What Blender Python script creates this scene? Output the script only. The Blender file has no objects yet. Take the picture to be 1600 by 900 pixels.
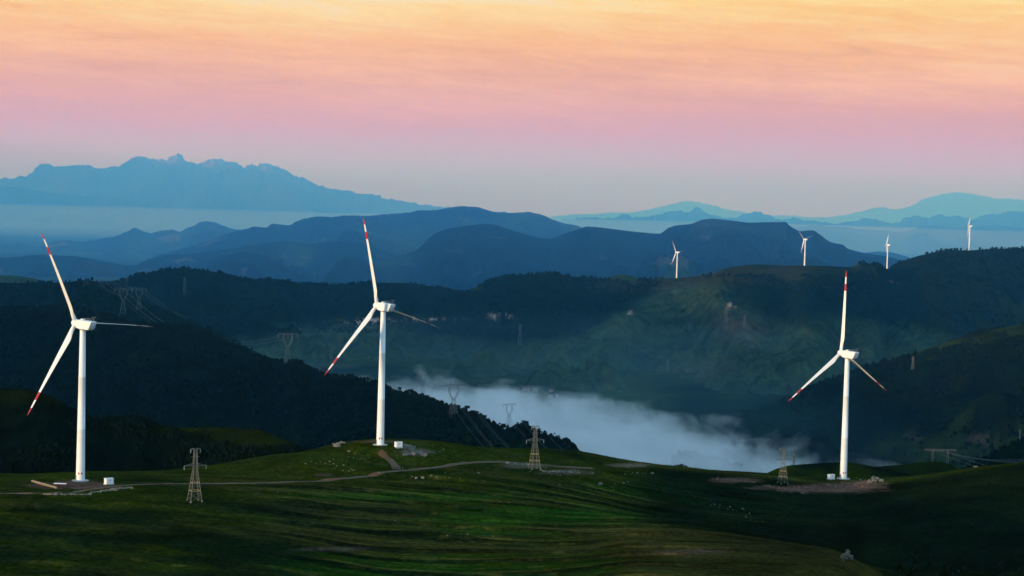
import bpy, math, random
import numpy as np
from mathutils import Vector, Matrix

random.seed(7)
rng = np.random.default_rng(11)
rad = math.radians
S = bpy.context.scene
C = S.collection

# ------------------------------------------------------------------ camera
FPX = 2986.0                      # focal length in pixels of a 1600 px wide frame
TILT = math.atan((450 - 322) / FPX)
ROLL = rad(1.5)
ZC = 340.0                        # the camera stands 340 m above the valley floor
Fv = np.array([0, math.cos(TILT), -math.sin(TILT)])
R0 = np.array([1.0, 0, 0]); U0 = np.array([0, math.sin(TILT), math.cos(TILT)])
Rv = math.cos(ROLL) * R0 + math.sin(ROLL) * U0
Uv = math.cos(ROLL) * U0 - math.sin(ROLL) * R0
CAM = np.array([0, 0, ZC])
cd = bpy.data.cameras.new('camera'); cam = bpy.data.objects.new('camera', cd); C.objects.link(cam)
cd.sensor_width = 36; cd.lens = 36 * FPX / 1600; cd.clip_start = 1; cd.clip_end = 200000
cam.matrix_world = Matrix(((Rv[0], Uv[0], -Fv[0], 0), (Rv[1], Uv[1], -Fv[1], 0), (Rv[2], Uv[2], -Fv[2], ZC), (0, 0, 0, 1)))
S.camera = cam

# ------------------------------------------------------------------ world, sun, exposure
SUN_AZ = rad(230); SUN_EL = rad(3.3)          # low sun, behind the camera to the left
SUN_STRENGTH = 4.4; SKY_STRENGTH = 0.15
HAZE_DENSITY = 1.0e-5; HAZE_COLOR = (0.10, 0.50, 1.0)
VMIST_DENSITY = 2.3e-5
MIST_DENSITY = 1.75e-4; MIST_COLOR = (0.10, 0.39, 1.0)
sdir = Vector((math.sin(SUN_AZ) * math.cos(SUN_EL), math.cos(SUN_AZ) * math.cos(SUN_EL), math.sin(SUN_EL)))
sl = bpy.data.lights.new('sun', 'SUN'); sl.energy = SUN_STRENGTH; sl.angle = rad(0.5); sl.color = (1.0, 0.76, 0.44)
so = bpy.data.objects.new('sun', sl); C.objects.link(so); so.location = (-300, -300, 900)
so.rotation_euler = sdir.to_track_quat('Z', 'Y').to_euler()

W = bpy.data.worlds.new('World'); S.world = W; W.use_nodes = True
nt = W.node_tree; nt.nodes.clear()
def N(t, ty, **kw):
    n = t.nodes.new(ty)
    for k, v in kw.items(): setattr(n, k, v)
    return n
def math_n(t, op, a, b=None, c=None):
    n = N(t, 'ShaderNodeMath', operation=op)
    for i, v in enumerate((a, b, c)):
        if v is None: continue
        if isinstance(v, (int, float)): n.inputs[i].default_value = v
        else: t.links.new(v, n.inputs[i])
    return n.outputs[0]
out = N(nt, 'ShaderNodeOutputWorld')
sky = N(nt, 'ShaderNodeTexSky', sky_type='NISHITA')
sky.sun_disc = False; sky.sun_elevation = SUN_EL; sky.sun_rotation = SUN_AZ; sky.altitude = 1500
sky.air_density = 1.2; sky.dust_density = 1.0; sky.ozone_density = 1.5
tc = N(nt, 'ShaderNodeTexCoord')
sep = N(nt, 'ShaderNodeSeparateXYZ'); nt.links.new(tc.outputs['Generated'], sep.inputs[0])
elev = math_n(nt, 'MULTIPLY', math_n(nt, 'ARCSINE', sep.outputs[2]), 57.2958)
azim = math_n(nt, 'MULTIPLY', math_n(nt, 'ARCTAN2', sep.outputs[0], sep.outputs[1]), 57.2958)
def cloud_noise(sx, sy, scale, detail, tiltk, rough=0.55, dist=0.0, off=0.0):
    cx = math_n(nt, 'MULTIPLY', azim, sx)
    cy = math_n(nt, 'MULTIPLY', math_n(nt, 'ADD', elev, math_n(nt, 'MULTIPLY', azim, tiltk)), sy)
    cmb = N(nt, 'ShaderNodeCombineXYZ'); nt.links.new(cx, cmb.inputs[0]); nt.links.new(cy, cmb.inputs[1]); cmb.inputs[2].default_value = off
    nz = N(nt, 'ShaderNodeTexNoise'); nz.inputs['Scale'].default_value = scale; nz.inputs['Detail'].default_value = detail
    nz.inputs['Roughness'].default_value = rough; nz.inputs['Distortion'].default_value = dist
    nt.links.new(cmb.outputs[0], nz.inputs['Vector'])
    return math_n(nt, 'SUBTRACT', nz.outputs['Fac'], 0.5)
broad = cloud_noise(0.06, 0.55, 1.0, 3, 0.03, off=3.1)
streak = cloud_noise(0.16, 2.0, 1.0, 6, 0.05, 0.6, 0.6, off=7.7)
wisp = cloud_noise(0.5, 3.2, 1.0, 8, 0.04, 0.62, 1.0, off=1.7)
# thin high cloud only appears above about 1.5 degrees
hi = N(nt, 'ShaderNodeMapRange', interpolation_type='SMOOTHSTEP'); nt.links.new(elev, hi.inputs[0])
hi.inputs[1].default_value = 0.8; hi.inputs[2].default_value = 4.0
shift = math_n(nt, 'ADD', math_n(nt, 'MULTIPLY', broad, 3.6), math_n(nt, 'ADD', math_n(nt, 'MULTIPLY', streak, 2.4), math_n(nt, 'MULTIPLY', wisp, 2.0)))
el2 = math_n(nt, 'ADD', elev, math_n(nt, 'MULTIPLY', shift, hi.outputs[0]))
fac = math_n(nt, 'DIVIDE', math_n(nt, 'ADD', el2, 2.0), 32.0)      # -2..30 degrees
ramp = N(nt, 'ShaderNodeValToRGB'); nt.links.new(fac, ramp.inputs[0])
def lin(c): return tuple(((v / 255) / 12.92 if v / 255 <= 0.04045 else ((v / 255 + 0.055) / 1.055) ** 2.4) for v in c)
stops = [(-2, (165, 215, 240)), (0.0, (182, 218, 240)), (0.7, (186, 204, 222)), (1.35, (206, 176, 170)), (2.2, (220, 152, 30)), (3.3, (234, 166, 12)),
         (4.6, (252, 192, 84)), (6.0, (255, 222, 138)), (8.5, (240, 238, 235)), (12.0, (185, 240, 255)), (28, (180, 225, 255))]
cr = ramp.color_ramp
while len(cr.elements) < len(stops): cr.elements.new(0.5)
for e, (p, c) in zip(cr.elements, stops):
    e.position = (p + 2) / 32; e.color = (*(v * (1.35 if p > 10 else 1.0) for v in lin(c)), 1)
# band glow of the dawn sky is added where it stands, the Nishita sky carries the rest of the dome
skyS = N(nt, 'ShaderNodeVectorMath', operation='SCALE'); skyS.inputs['Scale'].default_value = SKY_STRENGTH
nt.links.new(sky.outputs[0], skyS.inputs[0])
wt = N(nt, 'ShaderNodeMapRange', interpolation_type='SMOOTHSTEP'); nt.links.new(elev, wt.inputs[0])
wt.inputs[1].default_value = 20; wt.inputs[2].default_value = 75; wt.inputs[3].default_value = 1.0; wt.inputs[4].default_value = 0.0
mx = N(nt, 'ShaderNodeMix', data_type='RGBA'); nt.links.new(wt.outputs[0], mx.inputs['Factor'])
nt.links.new(skyS.outputs[0], mx.inputs['A']); nt.links.new(ramp.outputs[0], mx.inputs['B'])
# beside the view the sky is pale blue, brightened low to light the haze
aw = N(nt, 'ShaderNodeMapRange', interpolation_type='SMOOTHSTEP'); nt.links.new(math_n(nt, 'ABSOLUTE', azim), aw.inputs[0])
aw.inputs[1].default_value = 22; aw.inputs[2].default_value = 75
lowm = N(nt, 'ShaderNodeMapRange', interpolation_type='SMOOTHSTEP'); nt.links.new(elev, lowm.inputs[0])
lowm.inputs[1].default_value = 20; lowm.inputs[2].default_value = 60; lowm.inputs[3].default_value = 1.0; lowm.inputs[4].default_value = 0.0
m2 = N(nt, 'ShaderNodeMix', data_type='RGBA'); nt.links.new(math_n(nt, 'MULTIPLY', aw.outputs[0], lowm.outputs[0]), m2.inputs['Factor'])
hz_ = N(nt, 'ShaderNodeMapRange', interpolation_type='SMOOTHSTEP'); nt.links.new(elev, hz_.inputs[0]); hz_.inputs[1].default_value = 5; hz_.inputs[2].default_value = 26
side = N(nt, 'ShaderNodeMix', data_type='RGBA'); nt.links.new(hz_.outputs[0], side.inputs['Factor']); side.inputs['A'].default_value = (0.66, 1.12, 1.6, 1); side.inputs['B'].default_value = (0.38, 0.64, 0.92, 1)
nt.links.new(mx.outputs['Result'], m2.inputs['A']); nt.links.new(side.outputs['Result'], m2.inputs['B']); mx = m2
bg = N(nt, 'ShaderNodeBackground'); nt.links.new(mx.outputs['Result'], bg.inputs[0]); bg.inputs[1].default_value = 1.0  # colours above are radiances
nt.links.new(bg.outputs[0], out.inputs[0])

S.view_settings.view_transform = 'Standard'; S.view_settings.look = 'None'
S.view_settings.exposure = 0.0; S.view_settings.gamma = 1.0; S.view_settings.use_curve_mapping = False
S.render.engine = 'CYCLES'
S.cycles.max_bounces = 6; S.cycles.diffuse_bounces = 2; S.cycles.glossy_bounces = 2; S.cycles.volume_bounces = 3
S.cycles.transparent_max_bounces = 16
S.cycles.volume_step_rate = 1.0; S.cycles.volume_max_steps = 128
S.cycles.use_denoising = True

# ------------------------------------------------------------------ helpers
def P(px, py, Y):
    d = Fv + Rv * ((px - 800) / FPX) + Uv * ((450 - py) / FPX)
    return CAM + d * (Y / d[1])
def proj(X, Y, Z):
    x, y, z = X, Y, Z - ZC
    a = x * Rv[0] + y * Rv[1] + z * Rv[2]; b = x * Uv[0] + y * Uv[1] + z * Uv[2]; c = x * Fv[0] + y * Fv[1] + z * Fv[2]
    return 800 + FPX * a / c, 450 - FPX * b / c

_perm = rng.permutation(4096); _perm = np.concatenate([_perm, _perm])
_ang = rng.random(4096) * 2 * np.pi; _gx = np.cos(_ang); _gy = np.sin(_ang)
def perlin(x, y):
    xi = np.floor(x).astype(np.int64); yi = np.floor(y).astype(np.int64); xf = x - xi; yf = y - yi
    def g(ix, iy, dx, dy):
        h = _perm[(_perm[ix & 4095] + iy) & 4095]
        return _gx[h] * dx + _gy[h] * dy
    u = xf * xf * xf * (xf * (xf * 6 - 15) + 10); v = yf * yf * yf * (yf * (yf * 6 - 15) + 10)
    a = g(xi, yi, xf, yf); b = g(xi + 1, yi, xf - 1, yf); c = g(xi, yi + 1, xf, yf - 1); d = g(xi + 1, yi + 1, xf - 1, yf - 1)
    return (a + u * (b - a) + v * ((c + u * (d - c)) - (a + u * (b - a)))) * 1.5
def fbm(x, y, oct=4, gain=0.5, lac=2.03):
    s = 0; a = 1; n = 0
    for k in range(oct):
        s = s + a * perlin(x + 17.3 * k, y - 9.1 * k); n += a; a *= gain; x = x * lac; y = y * lac
    return s / n
def ridged(x, y, oct=4, gain=0.55):
    s = 0; a = 1; n = 0
    for k in range(oct):
        s = s + a * np.abs(perlin(x + 31.7 * k, y + 5.3 * k)); n += a; a *= gain; x = x * 2.05; y = y * 2.05
    return s / n            # 0 in the gullies, larger on the spurs
def sstep(a, b, x):
    t = np.clip((x - a) / (b - a), 0, 1); return t * t * (3 - 2 * t)
def smooth_interp(x, xp, fp):
    """monotone-ish cubic (Catmull-Rom tangents) through the points"""
    xp = np.asarray(xp, float); fp = np.asarray(fp, float)
    d = np.diff(fp) / np.diff(xp); m = np.zeros_like(fp); m[0] = d[0]; m[-1] = d[-1]
    for i in range(1, len(fp) - 1):
        m[i] = 0 if d[i - 1] * d[i] <= 0 else 2 * d[i - 1] * d[i] / (d[i - 1] + d[i])
    x = np.clip(x, xp[0], xp[-1]); i = np.clip(np.searchsorted(xp, x) - 1, 0, len(xp) - 2)
    h = xp[i + 1] - xp[i]; t = (x - xp[i]) / h
    return (2 * t**3 - 3 * t**2 + 1) * fp[i] + (t**3 - 2 * t**2 + t) * h * m[i] + (-2 * t**3 + 3 * t**2) * fp[i + 1] + (t**3 - t**2) * h * m[i + 1]

def set_meta(o, label=None, cat=None, group=None, kind=None):
    if label: o['label'] = label
    if cat: o['category'] = cat
    if group: o['group'] = group
    if kind: o['kind'] = kind
    return o
def link(name, me, mats=None, parent=None):
    o = bpy.data.objects.new(name, me); C.objects.link(o)
    if mats is not None:
        for m in (mats if isinstance(mats, (list, tuple)) else [mats]): me.materials.append(m)
    if parent: o.parent = parent
    return o
def empty(name, loc=(0, 0, 0), rz=0.0):
    o = bpy.data.objects.new(name, None); C.objects.link(o); o.location = loc; o.rotation_euler = (0, 0, rz); o.empty_display_size = 1
    return o
def mesh_np(name, V, Fq, col=None, smooth=True):
    """V (n,3) float, Fq (m,k) int"""
    me = bpy.data.meshes.new(name); k = Fq.shape[1]
    me.vertices.add(len(V)); me.vertices.foreach_set('co', np.ascontiguousarray(V, dtype=np.float32).ravel())
    me.loops.add(Fq.size); me.loops.foreach_set('vertex_index', np.ascontiguousarray(Fq, dtype=np.int32).ravel())
    me.polygons.add(len(Fq)); me.polygons.foreach_set('loop_start', np.arange(0, Fq.size, k, dtype=np.int32))
    me.polygons.foreach_set('loop_total', np.full(len(Fq), k, dtype=np.int32))
    me.polygons.foreach_set('use_smooth', np.full(len(Fq), smooth, dtype=bool))
    if col is not None:
        at = me.color_attributes.new('cover', 'FLOAT_COLOR', 'POINT')
        c4 = np.concatenate([col, np.ones((len(V), 1))], 1).astype(np.float32); at.data.foreach_set('color', c4.ravel())
    me.update(calc_edges=True); return me
def grid_faces(nr, nc):
    i = np.arange(nr - 1)[:, None] * nc + np.arange(nc - 1)[None, :]
    return np.stack([i, i + 1, i + nc + 1, i + nc], -1).reshape(-1, 4)

# ------------------------------------------------------------------ materials
MATS = {}
def principled(name, col, rough=0.6, metal=0.0, var=0.0, scale=3.0, bump=0.0, bscale=20.0, spec=0.5):
    if name in MATS: return MATS[name]
    m = bpy.data.materials.new(name); m.use_nodes = True; t = m.node_tree; b = t.nodes['Principled BSDF']
    b.inputs['Roughness'].default_value = rough; b.inputs['Metallic'].default_value = metal; b.inputs['Specular IOR Level'].default_value = spec
    g = N(t, 'ShaderNodeTexCoord')
    nz = N(t, 'ShaderNodeTexNoise'); nz.inputs['Scale'].default_value = scale; nz.inputs['Detail'].default_value = 5
    t.links.new(g.outputs['Object'], nz.inputs['Vector'])
    mr = N(t, 'ShaderNodeMapRange'); t.links.new(nz.outputs['Fac'], mr.inputs[0]); mr.inputs[1].default_value = 0.3; mr.inputs[2].default_value = 0.7
    mr.inputs[3].default_value = 1 - var; mr.inputs[4].default_value = 1 + var * 0.5
    v = N(t, 'ShaderNodeVectorMath', operation='SCALE'); v.inputs[0].default_value = col; t.links.new(mr.outputs[0], v.inputs['Scale'])
    t.links.new(v.outputs[0], b.inputs['Base Color'])
    if bump > 0:
        n2 = N(t, 'ShaderNodeTexNoise'); n2.inputs['Scale'].default_value = bscale; n2.inputs['Detail'].default_value = 6
        t.links.new(g.outputs['Object'], n2.inputs['Vector'])
        bp = N(t, 'ShaderNodeBump'); bp.inputs['Strength'].default_value = 0.8; bp.inputs['Distance'].default_value = bump
        t.links.new(n2.outputs['Fac'], bp.inputs['Height']); t.links.new(bp.outputs[0], b.inputs['Normal'])
    MATS[name] = m; return m
def terrain_mat(name, s_big, s_small, amp=0.35, bump=0.5, bscale=0.3):
    m = bpy.data.materials.new(name); m.use_nodes = True; t = m.node_tree; b = t.nodes['Principled BSDF']
    b.inputs['Roughness'].default_value = 1.0; b.inputs['Specular IOR Level'].default_value = 0.0
    at = N(t, 'ShaderNodeAttribute', attribute_name='cover')
    g = N(t, 'ShaderNodeTexCoord')
    vs = []
    for sc, am in ((s_big, amp), (s_small, amp * 1.3)):
        nz = N(t, 'ShaderNodeTexNoise'); nz.inputs['Scale'].default_value = sc; nz.inputs['Detail'].default_value = 7; nz.inputs['Roughness'].default_value = 0.62
        t.links.new(g.outputs['Object'], nz.inputs['Vector'])
        mr = N(t, 'ShaderNodeMapRange'); t.links.new(nz.outputs['Fac'], mr.inputs[0]); mr.inputs[1].default_value = 0.3; mr.inputs[2].default_value = 0.7
        mr.inputs[3].default_value = 1 - am; mr.inputs[4].default_value = 1 + am; vs.append(mr.outputs[0])
    k = math_n(t, 'MULTIPLY', vs[0], vs[1])
    v = N(t, 'ShaderNodeVectorMath', operation='SCALE'); t.links.new(at.outputs['Color'], v.inputs[0]); t.links.new(k, v.inputs['Scale'])
    t.links.new(v.outputs[0], b.inputs['Base Color'])
    n2 = N(t, 'ShaderNodeTexNoise'); n2.inputs['Scale'].default_value = bscale; n2.inputs['Detail'].default_value = 6
    t.links.new(g.outputs['Object'], n2.inputs['Vector'])
    bp = N(t, 'ShaderNodeBump'); bp.inputs['Strength'].default_value = 0.7; bp.inputs['Distance'].default_value = bump
    t.links.new(n2.outputs['Fac'], bp.inputs['Height']); t.links.new(bp.outputs[0], b.inputs['Normal'])
    return m
M_near = terrain_mat('meadow', 0.035, 0.5, 0.5, 0.5, 0.8)
M_mid = terrain_mat('hillside', 0.004, 0.04, 0.35, 2.0, 0.06)
M_far = terrain_mat('far_hillside', 0.0012, 0.012, 0.35, 8.0, 0.015)
M_white = principled('turbine_white', (0.80, 0.80, 0.78), 0.35, var=0.05, scale=0.25)
M_red = principled('signal_red', (0.42, 0.02, 0.02), 0.4, var=0.1)
M_conc = principled('concrete', (0.42, 0.41, 0.38), 0.85, var=0.25, scale=1.5, bump=0.02)
M_seam = principled('grey_seal', (0.30, 0.31, 0.31), 0.6)
M_steel = principled('galvanised_steel', (0.12, 0.125, 0.115), 0.6, metal=0.0, var=0.2, scale=1.0)
M_insul = principled('insulator_glass', (0.35, 0.42, 0.42), 0.2)
M_cable = principled('aluminium_cable', (0.12, 0.13, 0.14), 0.6)
M_rock = principled('pale_limestone', (0.20, 0.18, 0.14), 0.9, var=0.35, scale=1.2, bump=0.06, bscale=4)
M_rockred = principled('reddish_rock', (0.17, 0.085, 0.055), 0.9, var=0.35, scale=0.4, bump=0.1, bscale=2)
M_earth = principled('red_brown_earth', (0.15, 0.085, 0.06), 0.95, var=0.35, scale=0.5, bump=0.08, bscale=3)
M_track = principled('dirt_track', (0.10, 0.052, 0.022), 0.95, var=0.3, scale=0.3, bump=0.05, bscale=3)
M_bark = principled('bark', (0.07, 0.05, 0.035), 0.9, var=0.3)
M_leaf = principled('dark_leaves', (0.014, 0.025, 0.010), 0.9, var=0.4, scale=0.6, spec=0.0)
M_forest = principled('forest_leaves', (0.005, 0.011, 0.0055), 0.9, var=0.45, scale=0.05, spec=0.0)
M_wall = principled('pale_plaster', (0.32, 0.29, 0.27), 0.8, var=0.15)
M_roofred = principled('red_tile_roof', (0.30, 0.08, 0.05), 0.8, var=0.3)
M_grey = principled('grey_paint', (0.25, 0.27, 0.28), 0.5)

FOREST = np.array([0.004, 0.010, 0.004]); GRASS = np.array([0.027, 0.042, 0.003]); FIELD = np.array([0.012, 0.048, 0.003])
SOIL = np.array([0.13, 0.075, 0.055]); ROCK = np.array([0.36, 0.25, 0.20]); DRY = np.array([0.058, 0.052, 0.012])
def mixc(a, b, w): return a * (1 - w[..., None]) + b * w[..., None]
def blob(px, py, cx, cy, rx, ry, soft=0.5, wob=None):
    r = np.sqrt(((px - cx) / rx) ** 2 + ((py - cy) / ry) ** 2)
    if wob is not None: r = r + wob
    return 1 - sstep(1 - soft, 1 + soft, r)

# ------------------------------------------------------------------ hills
GR = {}
def ridge(name, pts, wf, wb, z0=-15.0, carve=0.0, cscale=300.0, crest_noise=0.0, ncol=700, nrf=70, nrb=16, pf=1.0, mat=None, cover=None, bump=0.0, bscale=120, spur=0.0, sharp=False):
    """a range of hills: crest line given as (pixel x, pixel y, distance)"""
    W3 = np.array([P(px, py, D) for px, py, D in pts])
    u = W3[:, 0] / W3[:, 1]
    o = np.argsort(u); u = u[o]; W3 = W3[o]
    uu = np.linspace(u[0], u[-1], ncol)
    Dc = smooth_interp(uu, u, W3[:, 1]); zc = smooth_interp(uu, u, W3[:, 2])
    X0 = uu * Dc; zc0 = zc
    if sharp: zc = 0.6 * np.interp(uu, u, W3[:, 2]) + 0.4 * zc
    t = np.concatenate([-(np.linspace(1, 0, nrb, endpoint=False) ** 1.3), [0.0], (np.arange(1, nrf + 1) / nrf) ** 1.15])
    T = t[:, None] * np.ones_like(uu)[None]; Uu = uu[None] * np.ones_like(t)[:, None]
    D = np.where(T < 0, Dc[None] - T * wb, Dc[None] - T * wf)
    X = Uu * D
    a = np.abs(T)
    prof = 0.55 * (1 - a) ** pf + 0.45 * (0.5 * (1 + np.cos(np.pi * a))) ** pf
    prof = np.where(T < 0, 1 - a * 1.02, prof)
    q0 = X0[None] + 0 * D; dq = (D - Dc[None])
    cn = crest_noise * fbm(q0 / (cscale * 0.22), dq / (cscale * 0.30) + hash_name(name), 7, 0.68)
    if sharp: cn = cn + crest_noise * 0.5 * (fbm(q0 / (cscale * 0.07), dq / (cscale * 0.1) + 3.7, 4, 0.8) - 0.8 * np.abs(fbm(q0 / (cscale * 0.16), dq / (cscale * 0.2) + 8.1, 3, 0.7)))
    h = (zc - z0)[None]
    Z = z0 + h * prof + cn * (1 - sstep(0, 0.25, a))
    hn = hash_name(name)
    env = np.sin(np.pi * np.clip(a, 0, 1)) ** 0.8 * np.clip(h / 60.0, 0.0, 1.5)
    env = np.where(T < 0, 0, env)
    if carve:
        rr = ridged((X + spur * D) / cscale + hn, D / (cscale * 1.7) + hn * 0.7, 5)
        Z = Z - carve * env * (0.42 - rr) * 1.0 - carve * env * 0.1
    if bump:
        Z = Z + bump * np.where(T < 0, 0, np.clip(a * 8, 0, 1)) * (fbm(X / bscale + hn, D / bscale, 5, 0.55) - 0.25) * np.clip(1.15 - a, 0, 1)
    # nothing in front may rise over the line of sight to the crest
    if cover is None: col = np.ones(Z.shape + (3,)) * FOREST
    else:
        px, py = proj(X, D, Z); col = cover(X, D, Z, T, px, py)
    V = np.stack([X, D, Z], -1).reshape(-1, 3)
    me = mesh_np(name, V, grid_faces(len(t), ncol)[:, ::-1], col.reshape(-1, 3))
    ob = link('hills', me, mat or M_far); ob['kind'] = 'structure'
    GR[name] = (X, D, Z, T); return ob
def hash_name(s): return (sum(ord(c) * (i + 3) for i, c in enumerate(s)) % 977) * 0.731

def const(D, pts): return [(x, y, D) for x, y in pts]
def cov_mix(grass=0.3, scale=900.0, patch=0.15, seed=0.0, low=0.0, warm=0.0):
    def f(X, Y, Z, T, px, py):
        n = fbm(X / scale + seed, Y / (scale * 1.3) + seed, 5, 0.55)
        w = sstep(-patch, patch, n - 0.35 + grass + low * np.clip(T, 0, 1))
        c = mixc(np.ones(X.shape + (3,)) * FOREST, GRASS, w)
        if warm: c = mixc(c, ROCK * 0.9, sstep(0.3, 0.42, fbm(X / (scale * 0.25) + 5, Y / (scale * 0.2) - seed, 4, 0.6)) * warm)
        return c
    return f

# faint ranges along the horizon, 30 to 40 km away
ridge('r_c1', const(42000, [(820, 345), (880, 336), (950, 333), (985, 332), (1020, 325), (1050, 318), (1078, 314), (1100, 317), (1120, 324), (1160, 330), (1210, 336), (1300, 339),
      (1360, 327), (1378, 324), (1395, 327), (1425, 322), (1443, 310), (1470, 304), (1505, 301), (1530, 304), (1560, 311), (1575, 310), (1600, 314), (1680, 322), (1800, 330)]),
      5000, 4000, carve=500, cscale=2500, sharp=True, crest_noise=60, mat=M_far, ncol=900, nrf=24)
ridge('r_a', const(22500, [(-220, 300), (-120, 285), (-60, 283), (0, 279), (25, 276), (50, 267), (56, 260), (68, 253), (90, 257), (125, 258), (160, 261), (182, 259), (205, 250), (220, 246), (232, 245), (255, 248), (265, 245),
      (271, 241), (277, 239), (284, 243), (290, 251), (300, 253), (318, 255), (326, 250), (334, 246), (345, 245), (352, 250), (366, 251), (372, 255), (380, 260), (388, 257), (395, 255), (404, 258), (412, 257), (418, 256), (428, 260),
      (440, 263), (460, 272), (480, 281), (505, 289), (530, 297), (560, 301), (590, 304), (612, 310), (630, 315), (650, 317), (672, 321), (700, 324), (760, 331), (850, 342)]),
      3800, 5000, carve=750, cscale=1800, crest_noise=85, mat=M_far, ncol=1400, nrf=60, sharp=True, cover=lambda X, Y, Z, T, px, py: mixc(np.ones(X.shape + (3,)) * np.array([0.11, 0.075, 0.065]), FOREST, sstep(-0.2, 0.3, fbm(X / 900, Y / 700, 4)) * 0.5))
ridge('r_a_front', const(21500, [(-200, 300), (-60, 296), (0, 293), (20, 291), (50, 296), (90, 302), (150, 309), (220, 312), (320, 316), (420, 323), (560, 333)]),
      3000, 4000, carve=300, cscale=1800, crest_noise=40, mat=M_far, nrf=20)
ridge('r_b', const(22500, [(840, 352), (880, 345), (905, 341), (925, 341), (932, 338), (940, 341), (960, 340), (975, 334), (990, 338), (1010, 339), (1032, 336), (1040, 331), (1052, 332), (1062, 330), (1075, 333), (1088, 327), (1098, 329), (1110, 335),
      (1130, 339), (1150, 339), (1168, 333), (1186, 331), (1200, 336), (1215, 342), (1240, 341), (1262, 345), (1300, 347), (1340, 347), (1352, 342), (1362, 342), (1380, 345), (1400, 347), (1415, 341), (1430, 338), (1448, 340), (1460, 336), (1470, 333),
      (1485, 337), (1500, 339), (1520, 342), (1535, 336), (1548, 332), (1558, 335), (1577, 328), (1590, 331), (1600, 333), (1680, 325), (1800, 335)]),
      3500, 4000, carve=500, cscale=1500, crest_noise=60, mat=M_far, ncol=1200, nrf=36, sharp=True)
ridge('r_b_front', const(19500, [(1180, 360), (1240, 356), (1280, 353), (1330, 357), (1400, 362), (1450, 352), (1500, 356), (1560, 352), (1600, 356), (1800, 350)]),
      2500, 3000, carve=300, cscale=1200, crest_noise=30, mat=M_far, nrf=20)
# blue ranges
blue = cov_mix(0.18, 1500, 0.12, 3.0, warm=0.45)
ridge('r_d1', const(11800, [(-300, 392), (-100, 385), (0, 384), (15, 383), (25, 381), (35, 383), (55, 387), (75, 381), (95, 376), (120, 378), (150, 376), (168, 371), (190, 367), (202, 361), (208, 357), (218, 359), (235, 364), (250, 362), (260, 361), (272, 359), (280, 362),
      (290, 358), (302, 353), (312, 346), (325, 345), (335, 347), (350, 354), (362, 358), (378, 359), (395, 355), (420, 357), (500, 370), (620, 392), (700, 400)]),
      2600, 2600, carve=260, cscale=700, crest_noise=24, ncol=1000, mat=M_far, cover=blue, sharp=True)
ridge('r_d2', const(9600, [(240, 402), (300, 385), (350, 366), (385, 358), (398, 354), (415, 356), (425, 350), (430, 350), (450, 353), (463, 346), (478, 340), (490, 338), (515, 338), (535, 336), (560, 337), (600, 335), (640, 333), (655, 329), (680, 328), (700, 324), (722, 323), (745, 325), (775, 331), (800, 333),
      (825, 331), (848, 336), (880, 347), (905, 353), (930, 365), (980, 385), (1050, 405)]),
      3000, 2600, carve=320, cscale=750, crest_noise=14, ncol=1000, nrf=110, pf=1.15, mat=M_far, cover=cov_mix(0.16, 1100, 0.12, 8.0, warm=0.25))
ridge('r_d3', const(8300, [(-300, 404), (-100, 400), (0, 403), (60, 398), (110, 400), (160, 408), (205, 416), (235, 404), (262, 399), (300, 396), (345, 391), (400, 380), (440, 377), (490, 380), (520, 377), (545, 378), (580, 386), (620, 399), (700, 420), (800, 440)]),
      2600, 1700, carve=240, cscale=520, crest_noise=8, ncol=900, nrf=90, mat=M_far, cover=cov_mix(0.2, 700, 0.14, 1.0, warm=0.25))
ridge('r_e_back', const(10500, [(1240, 420), (1300, 404), (1350, 395), (1375, 393), (1400, 396), (1425, 404), (1460, 418)]), 1800, 2000, carve=150, cscale=500, crest_noise=8, mat=M_far, nrf=24)
ridge('r_e', const(7600, [(480, 440), (560, 415), (620, 400), (650, 391), (675, 368), (700, 357), (735, 352), (765, 350), (785, 355), (810, 363), (840, 371), (860, 373), (880, 366), (905, 358), (918, 354), (930, 355), (960, 358), (1000, 363), (1030, 365), (1045, 356), (1060, 352), (1078, 350), (1100, 343), (1115, 342),
      (1140, 344), (1170, 348), (1200, 347), (1228, 347), (1233, 352), (1252, 361), (1270, 360), (1280, 366), (1300, 379), (1318, 383), (1324, 388), (1345, 394), (1370, 398), (1395, 403), (1425, 415), (1500, 430)]),
      2500, 1500, carve=260, cscale=520, crest_noise=3.5, ncol=1100, nrf=110, pf=1.1, mat=M_far, cover=cov_mix(0.12, 900, 0.12, 5.0, warm=0.15))
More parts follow.
